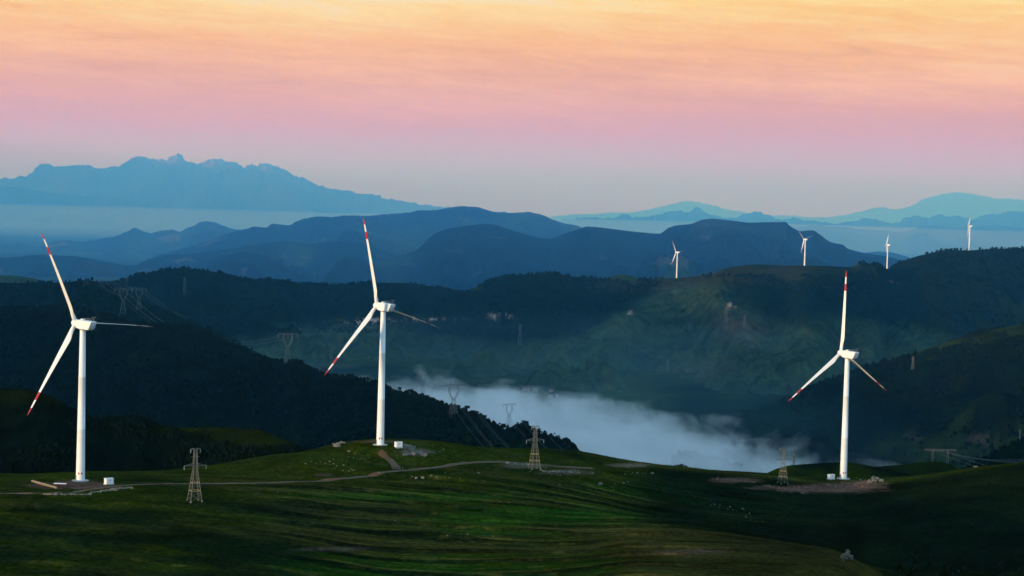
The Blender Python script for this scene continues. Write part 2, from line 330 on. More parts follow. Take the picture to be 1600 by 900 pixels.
# green and dark hills round the valley
def cover_g(X, Y, Z, T, px, py):
    n = fbm(X / 420 + 3, Y / 700, 5, 0.55); n2 = fbm(X / 90, Y / 260 + 9, 4, 0.6)
    lim = np.interp(px, [-200, 300, 460, 540, 640, 760, 860, 900, 960, 1000, 1060, 1130, 1200, 1300, 1420, 1600], [520, 545, 522, 505, 520, 540, 530, 520, 490, 470, 448, 462, 500, 505, 520, 530])
    w = sstep(-14, 14, py - lim + n * 40)
    c = mixc(np.ones(X.shape + (3,)) * FOREST, np.array([0.032, 0.056, 0.026]), w)
    strip = sstep(-0.05, 0.25, fbm(X / 160 + 2, Y / 28, 4, 0.6))
    c = mixc(c, FOREST * 1.3, w * strip * 0.6)
    c = mixc(c, np.array([0.062, 0.070, 0.028]), w * sstep(0.1, 0.4, n2) * 0.7)
    c = mixc(c, SOIL * 1.1, blob(px, py, 1085, 575, 55, 14, 0.8, n2) * 0.3 + blob(px, py, 1000, 445, 70, 8, 0.8, n2) * 0.15 + blob(px, py, 1160, 520, 40, 20, 0.8, n2) * 0.35)
    c = mixc(c, GRASS, blob(px, py, 970, 433, 22, 6, 0.5) * 0.9 + blob(px, py, 740, 450, 35, 5, 0.5) * 0.8 + blob(px, py, 820, 440, 25, 4, 0.5) * 0.0)
    c = mixc(c, DRY * 0.9, (1 - sstep(4, 22, np.abs(py - np.interp(px, [980, 1060, 1150, 1240, 1340, 1380], [440, 434, 430, 424, 424, 426])))) * (px > 985) * (px < 1375) * 0.35)
    crag = sstep(0.05, 0.3, fbm(X / 14, Z / 9, 4, 0.65) + 0.12)
    for cx, cy, rx, ry in ((560, 507, 22, 7), (585, 501, 30, 4), (655, 499, 60, 2.5), (780, 494, 20, 4.5), (1140, 478, 5, 5), (985, 489, 5, 3), (1393, 441, 9, 3)):
        c = mixc(c, ROCK * 1.15, blob(px, py, cx, cy, rx, ry, 0.5) * crag)
    return c
ridge('r_g', [(-300, 470, 5000), (-100, 468, 5000), (60, 455, 4900), (120, 446, 4800), (180, 438, 4700), (230, 426, 4650), (290, 419, 4600), (330, 424, 4600), (380, 434, 4600), (440, 437, 4700), (480, 443, 4800), (530, 445, 4900), (580, 441, 4900), (620, 442, 4900), (680, 448, 4900), (722, 456, 4900),
      (750, 446, 4800), (765, 438, 4750), (800, 431, 4700), (830, 428, 4650), (860, 427, 4600), (880, 430, 4600), (910, 433, 4600), (950, 436, 4600), (985, 440, 4650), (1010, 436, 4700), (1057, 434, 4730), (1085, 432, 4700), (1110, 428, 4650), (1130, 420, 4600), (1150, 416, 4600), (1185, 413, 4600), (1235, 415, 4620), (1257, 415, 4620),
      (1300, 416, 4700), (1330, 417, 4800), (1345, 411, 4800), (1370, 413, 4900), (1387, 420, 5150), (1400, 413, 5150), (1425, 403, 5100), (1450, 396, 5000), (1480, 391, 5000), (1514, 391, 4980), (1560, 389, 4950), (1600, 387, 4950), (1700, 380, 4900), (1900, 370, 4800)],
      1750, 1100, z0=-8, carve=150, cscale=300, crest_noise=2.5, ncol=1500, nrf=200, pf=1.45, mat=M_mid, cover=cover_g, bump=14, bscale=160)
ridge('r_g_knoll', const(5300, [(925, 446), (945, 436), (960, 431), (970, 429), (985, 431), (1000, 437), (1015, 446)]), 300, 300, carve=8, cscale=100, crest_noise=1, ncol=80, nrf=12, mat=M_mid, cover=lambda X, Y, Z, T, px, py: np.ones(X.shape + (3,)) * GRASS)
ridge('r_g_left', const(5600, [(-300, 440), (-40, 432), (0, 430), (25, 431), (60, 437), (90, 446), (120, 455)]), 400, 400, carve=12, cscale=150, crest_noise=2, ncol=120, nrf=16, mat=M_mid, cover=lambda X, Y, Z, T, px, py: np.ones(X.shape + (3,)) * GRASS)
ridge('r_h', [(-300, 446, 4100), (-100, 443, 4000), (0, 442, 3900), (60, 442, 3800), (105, 441, 3700), (125, 438, 3650), (142, 438, 3600), (158, 443, 3600), (178, 451, 3550), (205, 462, 3500), (250, 482, 3400), (300, 502, 3300), (360, 530, 3200), (420, 560, 3100)],
      1500, 800, carve=90, cscale=260, crest_noise=2.5, ncol=600, nrf=90, mat=M_mid, cover=cov_mix(0.12, 400, 0.12, 2.0), bump=8, bscale=120)
ridge('r_k', [(1085, 690, 2960), (1110, 676, 2960), (1130, 665, 2960), (1160, 652, 2960), (1190, 641, 2960), (1230, 624, 2960), (1270, 604, 2960), (1310, 588, 2950), (1350, 573, 2940), (1400, 560, 2920), (1450, 545, 2900), (1500, 528, 2900), (1560, 513, 2880), (1600, 506, 2860), (1700, 490, 2800), (1900, 470, 2700)],
      1000, 700, z0=-6, carve=95, cscale=230, crest_noise=2.5, ncol=700, nrf=130, mat=M_mid, bump=10, bscale=110, spur=0.3,
      cover=lambda X, Y, Z, T, px, py: mixc(mixc(np.ones(X.shape + (3,)) * FOREST, GRASS * 0.7, sstep(-0.1, 0.25, fbm(X / 150, Y / 120, 5, 0.6) - 0.28 + sstep(630, 700, py) * sstep(1300, 1420, px) * 0.6 + (1 - sstep(0.02, 0.14, T)) * 0.45 * sstep(1330, 1450, px))),
           SOIL * 0.8, blob(px, py, 1530, 686, 20, 6, 0.6, fbm(X / 12, Y / 12, 4)) * 0.9 + blob(px, py, 1430, 682, 14, 4, 0.6, fbm(X / 12, Y / 12, 4)) * 0.5))
ridge('r_n', [(1470, 760, 1750), (1500, 738, 1750), (1540, 716, 1750), (1570, 700, 1750), (1600, 688, 1750), (1700, 660, 1700), (1900, 620, 1600)], 500, 500, z0=20, carve=40, cscale=120, crest_noise=2, ncol=200, nrf=40, mat=M_mid, cover=cov_mix(0.1, 200, 0.12, 4.0), bump=4, bscale=60)
ridge('r_fog_spit', const(2450, [(1050, 716), (1065, 707), (1080, 708), (1095, 713), (1110, 714), (1130, 721), (1150, 726), (1165, 733), (1180, 745)]), 160, 120, z0=-5, carve=4, cscale=50, crest_noise=2.5, ncol=160, nrf=24, mat=M_mid)
ridge('r_i', [(-300, 482, 2900), (-100, 480, 2800), (0, 482, 2700), (60, 482, 2650), (105, 483, 2600), (135, 486, 2580), (165, 494, 2550), (200, 505, 2500), (250, 508, 2470), (285, 509, 2450), (310, 516, 2430), (340, 531, 2420), (380, 546, 2400), (420, 562, 2380), (448, 567, 2350), (465, 567, 2320), (490, 580, 2280), (515, 588, 2240),
      (540, 592, 2200), (565, 593, 2170), (590, 600, 2150), (630, 612, 2100), (660, 621, 2060), (700, 637, 2020), (740, 649, 1980), (770, 663, 1950), (790, 672, 1940), (805, 668, 1930), (822, 668, 1920), (840, 676, 1900), (870, 683, 1890), (885, 690, 1880), (905, 709, 1870), (930, 735, 1850)],
      1050, 600, z0=-5, carve=90, cscale=210, crest_noise=2.2, ncol=1200, nrf=140, mat=M_mid, bump=9, bscale=90, spur=-0.4,
      cover=cov_mix(0.08, 260, 0.1, 6.0))
def cover_j(X, Y, Z, T, px, py):
    n = fbm(X / 60, Y / 60, 5, 0.6)
    w = blob(px, py, 400, 683, 75, 16, 0.5, n * 0.5) + blob(px, py, 300, 670, 60, 8, 0.6, n * 0.5) * 0.7 + blob(px, py, 60, 620, 70, 12, 0.6, n * 0.6) * 0.6
    return mixc(np.ones(X.shape + (3,)) * FOREST * 0.7, GRASS * 0.45, np.clip(w * (0.6 + 0.8 * sstep(-0.2, 0.3, n)), 0, 1))
ridge('r_j', [(-300, 595, 1350), (-100, 600, 1320), (0, 606, 1300), (35, 608, 1290), (65, 614, 1280), (90, 625, 1270), (125, 643, 1260), (155, 654, 1250), (190, 654, 1250), (225, 653, 1250), (240, 660, 1245), (258, 666, 1240), (300, 668, 1230), (380, 669, 1210), (405, 672, 1200), (430, 681, 1190), (455, 692, 1180), (480, 704, 1170), (520, 730, 1150), (580, 770, 1100)],
      420, 350, z0=60, carve=22, cscale=90, crest_noise=1.2, ncol=700, nrf=80, mat=M_mid, cover=cover_j, bump=4, bscale=45)
ridge('r_m', [(1165, 752, 1150), (1190, 743, 1150), (1215, 732, 1150), (1235, 727, 1150), (1260, 725, 1150), (1290, 723, 1150), (1320, 722, 1150), (1350, 726, 1150), (1390, 734, 1150), (1450, 748, 1150)], 120, 240, z0=140, carve=3, cscale=60, crest_noise=0.4, ncol=300, nrf=30, mat=M_mid,
      cover=lambda X, Y, Z, T, px, py: mixc(np.ones(X.shape + (3,)) * GRASS * 0.8, FOREST, sstep(-0.1, 0.3, fbm(X / 40, Y / 30, 4))))
ridge('r_m2', [(1310, 744, 1300), (1350, 731, 1300), (1400, 727, 1300), (1440, 723, 1300), (1465, 721, 1300), (1482, 725, 1300), (1500, 735, 1300), (1530, 752, 1300)], 200, 300, z0=110, carve=6, cscale=60, crest_noise=0.5, ncol=300, nrf=40, mat=M_mid,
      cover=lambda X, Y, Z, T, px, py: mixc(np.ones(X.shape + (3,)) * GRASS * 0.7, FOREST, 0.4 + 0.6 * sstep(0.05, 0.3, T)))

# added range out of view on the left, crest shaped to shade the valleys
yy = np.linspace(-16000, 24000, 500); TX_ = -9000.0; L_ = 9000 / 0.766
want = np.interp(yy + 7550, [-12000, 0, 1000, 2600, 5600, 7000, 9000, 30000], [150, 155, 155, 150, 182, 330, 420, 430])
crest = want + L_ * math.tan(SUN_EL) + 14 * fbm(yy / 700, yy * 0 + 2, 4)
tt = np.linspace(-1, 1, 41); XX = TX_ + tt[:, None] * 2600 + 0 * yy[None]; YY = yy[None] + 0 * tt[:, None]
ZZ = -10 + (crest[None] + 10) * (1 - np.abs(tt[:, None])) ** 1.1 - 130 * np.sin(np.pi * np.abs(tt[:, None])) * (0.45 - ridged(XX / 900, YY / 900, 4))
o = link('hills', mesh_np('added_shade_range', np.stack([XX, YY, ZZ], -1).reshape(-1, 3), grid_faces(41, 500)[:, ::-1], (np.ones(ZZ.shape + (3,)) * FOREST).reshape(-1, 3)), M_far); o['kind'] = 'structure'
# valley floor, one sheet out past the horizon
gx = np.concatenate([np.linspace(-60000, -4000, 12), np.linspace(-3000, 3000, 121), np.linspace(4000, 60000, 12)])
gy = np.concatenate([np.linspace(-14000, 0, 6), np.linspace(500, 9000, 171), np.linspace(10000, 62000, 20)])
XX, YY = np.meshgrid(gx, gy)
ZZ = 4 * fbm(XX / 500, YY / 500, 4) * (np.abs(XX) < 5000)
n = fbm(XX / 300, YY / 500, 5, 0.6)
me = mesh_np('valley_floor', np.stack([XX, YY, ZZ], -1).reshape(-1, 3), grid_faces(len(gy), len(gx)), mixc(np.ones(XX.shape + (3,)) * FOREST, GRASS, sstep(-0.1, 0.2, n + 0.1)).reshape(-1, 3))
g = link('valley_floor', me, M_mid); g['kind'] = 'structure'

# ------------------------------------------------------------------ near grassy ridge (meadow)
TD = np.array([60, 300, 500, 560, 620, 700, 760, 820, 870, 920, 980, 1040, 1150, 1400, 1750, 2200.])
TX = [-500, -300, 0, 125, 300, 470, 594, 700, 800, 900, 1000, 1200, 1330, 1400, 1600, 1900, 2200]
TB = [  # drop below the camera at D = 500 .. 1040
 [116, 117, 117, 117, 118, 121, 131, 146, 166, 190], [116, 117, 117, 117, 118, 120.5, 131, 146, 166, 190], [116, 117, 117, 117, 117.6, 121, 133, 150, 172, 200], [117, 118, 118, 117.5, 117, 119.8, 128, 145, 165, 190],
 [121, 120, 119, 118, 118.5, 120, 123.4, 136, 155, 180], [124, 123.5, 123, 122, 121, 120, 116.4, 121, 140, 165],
 [127, 126.5, 126, 125, 123.8, 122.0, 118.6, 113.8, 128, 155], [126, 126, 126, 125, 124.2, 123, 121.3, 116.3, 124, 148],
 [125, 125, 125, 125, 125, 124.8, 124, 123, 124.2, 145], [121, 122, 123, 124.5, 125.5, 128, 127.3, 125, 125, 143],
 [117, 118, 119, 122, 124, 132, 134, 132, 130.8, 143], [117, 118, 119, 122.3, 130, 139, 139.2, 138, 136, 143],
 [118, 119, 120.5, 124, 137, 141, 140.6, 139.7, 138.6, 144], [122, 126, 131, 138, 140, 139.6, 139, 138, 136, 143],
 [128, 132, 136, 138, 137.6, 135, 131, 127, 125.2, 140], [128, 132, 135, 136, 133, 128, 124, 120, 118, 132], [128, 132, 135, 136, 133, 128, 124, 120, 118, 132]]
TU = np.array([(x - 800) / FPX + 0.003 for x in TX])
TT = np.array([[165, 125] + r + [r[-1] + 32, r[-1] + 95, 320, 352] for r in TB]).astype(float)
ugrid = np.linspace(TU[0], TU[-1], 400)
TG = np.array([smooth_interp(ugrid, TU, TT[:, j]) for j in range(len(TD))])     # (nD, nu)
dgrid = np.linspace(TD[0], TD[-1], 1200)
TG = np.array([smooth_interp(dgrid, TD, TG[:, i]) for i in range(TG.shape[1])])  # (nu, nd)
# round the creases of the table off
def box_d(A, k):
    K = np.ones(2 * k + 1) / (2 * k + 1); Ap = np.pad(A, ((0, 0), (k, k)), mode='edge'); return np.array([np.convolve(r, K, 'valid') for r in Ap])
TG = box_d(box_d(TG, 3), 3); TG = box_d(box_d(TG.T.copy(), 5), 5).T
def near_z(X, Y, detail=True):
    X = np.asarray(X, float); Y = np.asarray(Y, float); Ys = np.maximum(Y, 60.0)
    u = np.clip(X / Ys, ugrid[0], ugrid[-1] - 1e-9)
    fu = (u - ugrid[0]) / (ugrid[1] - ugrid[0]); fd = (np.clip(Y, dgrid[0], dgrid[-1] - 1e-6) - dgrid[0]) / (dgrid[1] - dgrid[0])
    iu = np.clip(fu.astype(int), 0, len(ugrid) - 2); idd = np.clip(fd.astype(int), 0, len(dgrid) - 2); au = fu - iu; ad = fd - idd
    z = (TG[iu, idd] * (1 - au) + TG[iu + 1, idd] * au) * (1 - ad) + (TG[iu, idd + 1] * (1 - au) + TG[iu + 1, idd + 1] * au) * ad
    z = ZC - z
    if detail:
        # hummocks, gullies running down to the right, shallow terraces on the fields
        z = z + 0.9 * fbm(X / 38 + 4, Y / 30, 4, 0.5)
        px = 800 + FPX * (X / Ys - 0.003)
        left = 1 - sstep(330, 480, px); mid = sstep(330, 480, px) * (1 - sstep(1000, 1350, px)) * (1 - sstep(840, 880, Y))
        q = (X * 0.35 + Y) / 17.0
        z = z + left * 2.4 * (ridged(q * 0.9 + 3, (X - Y * 0.2) / 75, 3) - 0.3) * (1 - sstep(735, 760, Y))
        tq = Y / 22.0 + X / 300 + 0.55 * fbm(X / 90, Y / 40 + 3, 3)
        fr = tq - np.floor(tq)
        z = z + mid * 1.3 * (sstep(0.0, 0.2, fr) - fr) * (0.5 + 0.9 * np.clip(0.5 + fbm(X / 70, Y / 70 + 8, 2), 0, 1))
        rgt = sstep(900, 1050, px) * sstep(770, 800, Y) * (1 - sstep(960, 985, Y))
        z = z + rgt * 1.6 * (ridged((X * 0.8 - Y * 0.7) / 30 + 8, (X + Y) / 120, 4) - 0.3)
        z = z + 0.10 * fbm(X / 2.6, Y / 2.6, 3, 0.6)
    return z
PADS = []   # (x, y, z, r): levelled ground round each turbine
def near_zp(X, Y):
    z = near_z(X, Y)
    for (x, y, zz, r) in PADS:
        d = np.hypot(X - x, (Y - y)); w = 1 - sstep(r, r * 1.9, d); z = z * (1 - w) + zz * w
    return z
def ground_hit(px, py, d0=505, d1=1120):
    d = Fv + Rv * ((px - 800) / FPX) + Uv * ((450 - py) / FPX)
    Y = np.arange(d0, d1, 0.5); pts = CAM[None] + d[None] * (Y / d[1])[:, None]
    zg = near_zp(pts[:, 0], pts[:, 1]); k = np.nonzero(pts[:, 2] <= zg)[0]
    if len(k) == 0:
        k = [int(np.argmin(pts[:, 2] - zg))]
    i = k[0]; return np.array([pts[i, 0], pts[i, 1], zg[i]])
TURB = [  # base pixel, distance, yaw, phase, label
 (125.5, 751, 789, 53, -28), (594, 695, 894, 45, -16), (1317.6, 748, 990, 37, -2)]
TB3 = []
for (bx, by, D, yaw, ph) in TURB:
    b = P(bx, by, D); TB3.append(b)
    PADS.append((b[0], b[1], b[2], 9.0))

nu, DD = 1100, np.concatenate([np.linspace(60, 540, 30, endpoint=False), np.arange(540, 1045, 0.8), np.linspace(1046, 1400, 90), np.linspace(1420, 2200, 40)])
uu = np.concatenate([np.linspace(TU[0], -0.29, 25, endpoint=False), np.linspace(-0.29, 0.29, nu), np.linspace(0.2905, TU[-1], 25)])
uu = np.unique(uu)
Ug, Dg = np.meshgrid(uu, DD); Xg = Ug * Dg
Zg = near_zp(Xg, Dg)
pxg, pyg = proj(Xg, Dg, Zg)
def cover_near(X, Y, Z, px, py):
    n1 = fbm(X / 60, Y / 35, 5, 0.6); n2 = fbm(X / 9, Y / 7 + 40, 4, 0.6); n3 = fbm(X / 160 + 9, Y / 22, 4, 0.55)
    c = np.ones(X.shape + (3,)) * GRASS * 0.85
    c = mixc(c, FOREST * 1.4, sstep(-0.05, 0.35, n1) * 0.6)
    c = mixc(c, DRY, sstep(0.02, 0.35, n3) * 0.6)
    # the strips of crops and the bright green field
    mid = sstep(350, 480, px) * (1 - sstep(1150, 1330, px)) * sstep(745, 765, py)
    tq = Y / 22.0 + X / 300 + 0.55 * fbm(X / 90, Y / 40 + 3, 3); ti = np.floor(tq)
    tone = np.mod(np.sin(ti * 12.9898 + 1.3) * 43758.5453, 1.0)
    c = mixc(c, FIELD * 0.9, mid * sstep(0.55, 0.75, tone) * 0.75)
    c = mixc(c, DRY * 0.85, mid * (1 - sstep(0.2, 0.35, tone)) * 0.7)
    fr = tq - ti; c = mixc(c, FOREST * 0.9, mid * (1 - sstep(0.08, 0.2, np.abs(fr - 0.1))) * 0.7); c = mixc(c, DRY * 1.5, mid * (1 - sstep(0.04, 0.12, np.abs(fr - 0.3))) * 0.45)  # lit terrace crests and dark risers painted into the ground colour
    c = mixc(c, FIELD * 1.25, blob(px, py, 850 , 808 + n3 * 8, 150, 13, 0.8, n1 * 0.9 + n2 * 0.3) * 0.85 + blob(px, py, 640, 775, 170, 6, 0.5, n1) * 0.5 + blob(px, py, 780, 833, 120, 5, 0.5, n1) * 0.6)
    c = mixc(c, DRY * 0.9, sstep(935, 1000, px) * (Y < 735) * (px < 1380) * 0.75)
    c = mixc(c, DRY * 1.1, sstep(0.1, 0.3, n2) * 0.35)
    # shade of the hollow and right-hand slope painted in with the forest colour
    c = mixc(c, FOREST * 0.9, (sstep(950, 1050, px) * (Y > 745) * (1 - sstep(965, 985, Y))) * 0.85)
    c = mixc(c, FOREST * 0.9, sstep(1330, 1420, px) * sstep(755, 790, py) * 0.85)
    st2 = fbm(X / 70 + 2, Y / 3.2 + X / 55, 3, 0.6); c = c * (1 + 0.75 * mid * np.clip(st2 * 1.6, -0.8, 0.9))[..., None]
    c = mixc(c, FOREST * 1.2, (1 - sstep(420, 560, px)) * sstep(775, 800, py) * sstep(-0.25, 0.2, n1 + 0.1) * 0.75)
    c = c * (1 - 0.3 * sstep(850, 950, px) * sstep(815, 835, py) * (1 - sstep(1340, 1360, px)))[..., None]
    # bare earth
    def soil(cx, cy, rx, ry, k=1.0, s=0.45, col=SOIL): 
        nonlocal c
        c = mixc(c, col, np.clip(blob(px, py, cx, cy, rx, ry, s, n2 * 0.8) * k, 0, 1))
    soil(118, 757, 40, 6); soil(85, 759, 38, 5, 0.8); soil(160, 758, 22, 3.5, 0.7); soil(590, 690, 30, 2.5, 0.5)
    soil(1300, 763, 72, 6.5, 0.95); soil(1250, 764, 40, 5, 0.7); soil(1340, 757, 40, 5, 0.8); soil(1200, 762, 30, 3, 0.5)
    soil(1150, 750, 35, 4, 0.7); soil(820, 728, 40, 4, 0.4, 0.6, ROCK * 0.5); soil(885, 738, 35, 4, 0.5, 0.6, ROCK * 0.5); soil(645, 706, 26, 5, 0.6, 0.5, ROCK * 0.55)
    soil(520, 858, 50, 3, 0.5, 0.6, ROCK * 0.35); soil(1080, 862, 50, 4, 0.4, 0.6)
    soil(505, 742, 14, 2, 0.6); soil(980, 727, 30, 3, 0.5, 0.6, ROCK * 0.6)
    return c
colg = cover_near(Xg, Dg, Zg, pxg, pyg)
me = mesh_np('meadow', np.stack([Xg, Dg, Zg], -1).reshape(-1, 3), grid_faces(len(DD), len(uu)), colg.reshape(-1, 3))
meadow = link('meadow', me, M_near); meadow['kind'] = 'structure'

# dirt tracks: ribbons draped over the meadow
def track(name, pix, w, mat=M_track, off=0.10, label=None):
    pts = []
    for (x0, y0), (x1, y1) in zip(pix[:-1], pix[1:]):
        k = max(2, int(abs(x1 - x0) / 6))
        for i in range(k): pts.append(ground_hit(x0 + (x1 - x0) * i / k, y0 + (y1 - y0) * i / k))
    pts.append(ground_hit(*pix[-1])); A = np.array(pts)
    for _ in range(4): A[1:-1, :2] = (A[:-2, :2] + A[1:-1, :2] * 2 + A[2:, :2]) / 4
    L = np.concatenate([[0], np.cumsum(np.hypot(*np.diff(A[:, :2], axis=0).T))]); s = np.arange(0, L[-1], 0.7)
    x = np.interp(s, L, A[:, 0]); y = np.interp(s, L, A[:, 1])
    K = np.ones(15) / 15; xp = np.convolve(np.pad(x, 7, mode='edge'), K, 'valid'); yp = np.convolve(np.pad(y, 7, mode='edge'), K, 'valid')
    tx = np.gradient(xp); ty = np.gradient(yp); l = np.hypot(tx, ty) + 1e-9; nx, ny = -ty / l, tx / l
    cs = np.linspace(-1, 1, 9); wid = w / 2 * (1 + 0.28 * fbm(s / 9, s * 0 + 3.3, 4))
    X = xp[:, None] + nx[:, None] * cs[None] * wid[:, None]; Y = yp[:, None] + ny[:, None] * cs[None] * wid[:, None]
    Z = near_zp(X, Y) + off * (1 - np.abs(cs[None]) ** 4 * 1.6)
    me = mesh_np(name, np.stack([X, Y, Z], -1).reshape(-1, 3), grid_faces(len(s), 9)); o = link(name, me, mat); o['kind'] = 'structure'; return o
track('dirt_track', [(-40, 772), (0, 771), (60, 771), (105, 770), (150, 764), (180, 760), (215, 757), (260, 756), (330, 755.5), (400, 755), (450, 753.5), (500, 751.5), (550, 747), (590, 741), (618, 736), (640, 734), (680, 731), (720, 724), (750, 722), (790, 721.5), (830, 725), (880, 730), (930, 732)], 3.4)
track('dirt_track', [(621, 734), (616, 725), (609, 715), (600, 708), (588, 704)], 4.2)

# ------------------------------------------------------------------ mesh builder
class MB:
    def __init__(s): s.v = []; s.f = []; s.m = []
    def add(s, vs, fs, mi=0):
        o = len(s.v); s.v += [tuple(v) for v in vs]; s.f += [tuple(i + o for i in f) for f in fs]; s.m += [mi] * len(fs)
    def box(s, c, d, mi=0, M=None):
        x, y, z = (v / 2 for v in d); vs = [Vector((a * x, b * y, e * z)) for e in (-1, 1) for a, b in ((-1, -1), (1, -1), (1, 1), (-1, 1))]
        if M is not None: vs = [M @ v for v in vs]
        s.add([v + Vector(c) for v in vs], [(3, 2, 1, 0), (4, 5, 6, 7), (0, 1, 5, 4), (1, 2, 6, 5), (2, 3, 7, 6), (3, 0, 4, 7)], mi)
    def beam(s, p, q, w, mi=0, n=4, w2=None):
        p = Vector(p); q = Vector(q); d = q - p
        if d.length < 1e-6: return
        a = d.orthogonal().normalized(); b = d.normalized().cross(a); w2 = w if w2 is None else w2
        r0 = [p + (a * math.cos(t) + b * math.sin(t)) * w / 2 for t in [2 * math.pi * (i + .5) / n for i in range(n)]]
        r1 = [q + (a * math.cos(t) + b * math.sin(t)) * w2 / 2 for t in [2 * math.pi * (i + .5) / n for i in range(n)]]
        s.add(r0 + r1, [(i, (i + 1) % n, n + (i + 1) % n, n + i) for i in range(n)] + [tuple(range(n))[::-1], tuple(range(n, 2 * n))], mi)
    def lathe(s, prof, n=32, mi=0, M=None):
        vs = []; 
        for r, z in prof:
            for i in range(n):
                t = 2 * math.pi * i / n; v = Vector((r * math.cos(t), r * math.sin(t), z)); vs.append(M @ v if M is not None else v)
        fs = [(j * n + i, j * n + (i + 1) % n, (j + 1) * n + (i + 1) % n, (j + 1) * n + i) for j in range(len(prof) - 1) for i in range(n)]
        fs += [tuple(range(n))[::-1], tuple((len(prof) - 1) * n + i for i in range(n))]
        s.add(vs, fs, mi)
    def mesh(s, name, smooth=False):
        me = bpy.data.meshes.new(name); me.from_pydata(s.v, [], s.f); me.polygons.foreach_set('material_index', s.m)
        me.polygons.foreach_set('use_smooth', [smooth] * len(s.f)); me.update(); return me
    def build(s, name, mats, parent=None, smooth=False): return link(name, s.mesh(name, smooth), mats, parent)
def bevel(o, w, seg=2, ang=30):
    b = o.modifiers.new('bevel', 'BEVEL'); b.width = w; b.segments = seg; b.limit_method = 'ANGLE'; b.angle_limit = rad(ang); return o
def smooth_by_angle(o, a=35):
    me = o.data; me.polygons.foreach_set('use_smooth', [True] * len(me.polygons)); me.set_sharp_from_angle(angle=rad(a)); return o

# ------------------------------------------------------------------ wind turbines
HUBH, BLADE, OVER = 65.0, 43.5, 4.5
def blade_mesh(droop):
    """root at the origin, tip along +Z, leading edge to +Y, feathered"""
    st = [0.6, 1.6, 2.6, 3.8, 5.2, 6.8, 8.4, 10, 12.5, 16, 20, 24, 28, 31.5, 32.7, 32.71, 34.5, 36.3, 36.31, 38, 39.9, 39.91, 41.5, 42.7, 43.3, BLADE]
    n = 20; V = []; F = []; Mi = []
    for r in st:
        k = sstep(2.4, 8.2, np.float64(r)); ch = 1.7 * (1 - k) + k * (2.95 - 2.3 * max(0, (r - 8.2)) / (BLADE - 8.2)) 
        if r < 8.2: ch = 1.7 + (2.95 - 1.7) * k
        if r > 41: ch *= max(0.12, 1 - ((r - 41) / 2.6) ** 2)
        th = (1.75 * (1 - k) + k * ch * (0.30 - 0.16 * min(1, (r - 2) / 20)))
        tw = rad(11) * (1 - sstep(3, 36, np.float64(r)))
        for i in range(n):
            t = 2 * math.pi * i / n; cx = math.cos(t); sx = math.sin(t)
            # teardrop section: full at the leading edge, thin at the trailing edge
            yy = (cx * 0.5) * ch - k * ch * 0.20 ; xx = sx * 0.5 * th * ((1 - k) + k * (0.35 + 0.65 * (0.5 + 0.5 * cx)) * 1.15)
            x2 = xx * math.cos(tw) + yy * math.sin(tw); y2 = -xx * math.sin(tw) + yy * math.cos(tw)
            V.append((x2 + droop * (r / BLADE) ** 2, y2, r))
    for j in range(len(st) - 1):
        mid = (st[j] + st[j + 1]) / 2; mi = 1 if (32.7 < mid < 36.3 or mid > 39.9) else 0
        for i in range(n): F.append((j * n + i, j * n + (i + 1) % n, (j + 1) * n + (i + 1) % n, (j + 1) * n + i)); Mi.append(mi)
    F.append(tuple(range(n))[::-1]); Mi.append(0); F.append(tuple((len(st) - 1) * n + i for i in range(n))); Mi.append(1)
    me = bpy.data.meshes.new('blade'); me.from_pydata(V, [], F); me.polygons.foreach_set('material_index', Mi)
    me.polygons.foreach_set('use_smooth', [True] * len(F)); me.materials.append(M_white); me.materials.append(M_red); me.update(); return me
def nacelle_mesh():
    """axis along +Y (rotor side), tower axis at the origin, z=0 at hub height"""
    side = [(2.9, -1.35), (2.9, 1.25), (2.3, 1.75), (-6.4, 1.95), (-6.9, 1.75), (-6.6, 1.35), (-5.4, -1.3), (-4.7, -1.85), (2.2, -1.85)]
    hw = 1.65; m = MB(); n = len(side)
    for (y0, k) in ((-1, 0), (1, 1)): pass
    rings = [(-hw, 0.82), (-hw + 0.28, 1.0), (hw - 0.28, 1.0), (hw, 0.82)]
    vs = []
    for x, sc in rings:
        for (y, z) in side: vs.append((x, -1.6 + (y + 1.6) * (sc * 0.12 + 0.88), z * (sc * 0.6 + 0.4)))
    fs = [(j * n + i, (j + 1) * n + i, (j + 1) * n + (i + 1) % n, j * n + (i + 1) % n) for j in range(3) for i in range(n)]
    fs += [tuple(range(n)), tuple(3 * n + i for i in range(n))[::-1]]
    m.add(vs, fs); return m
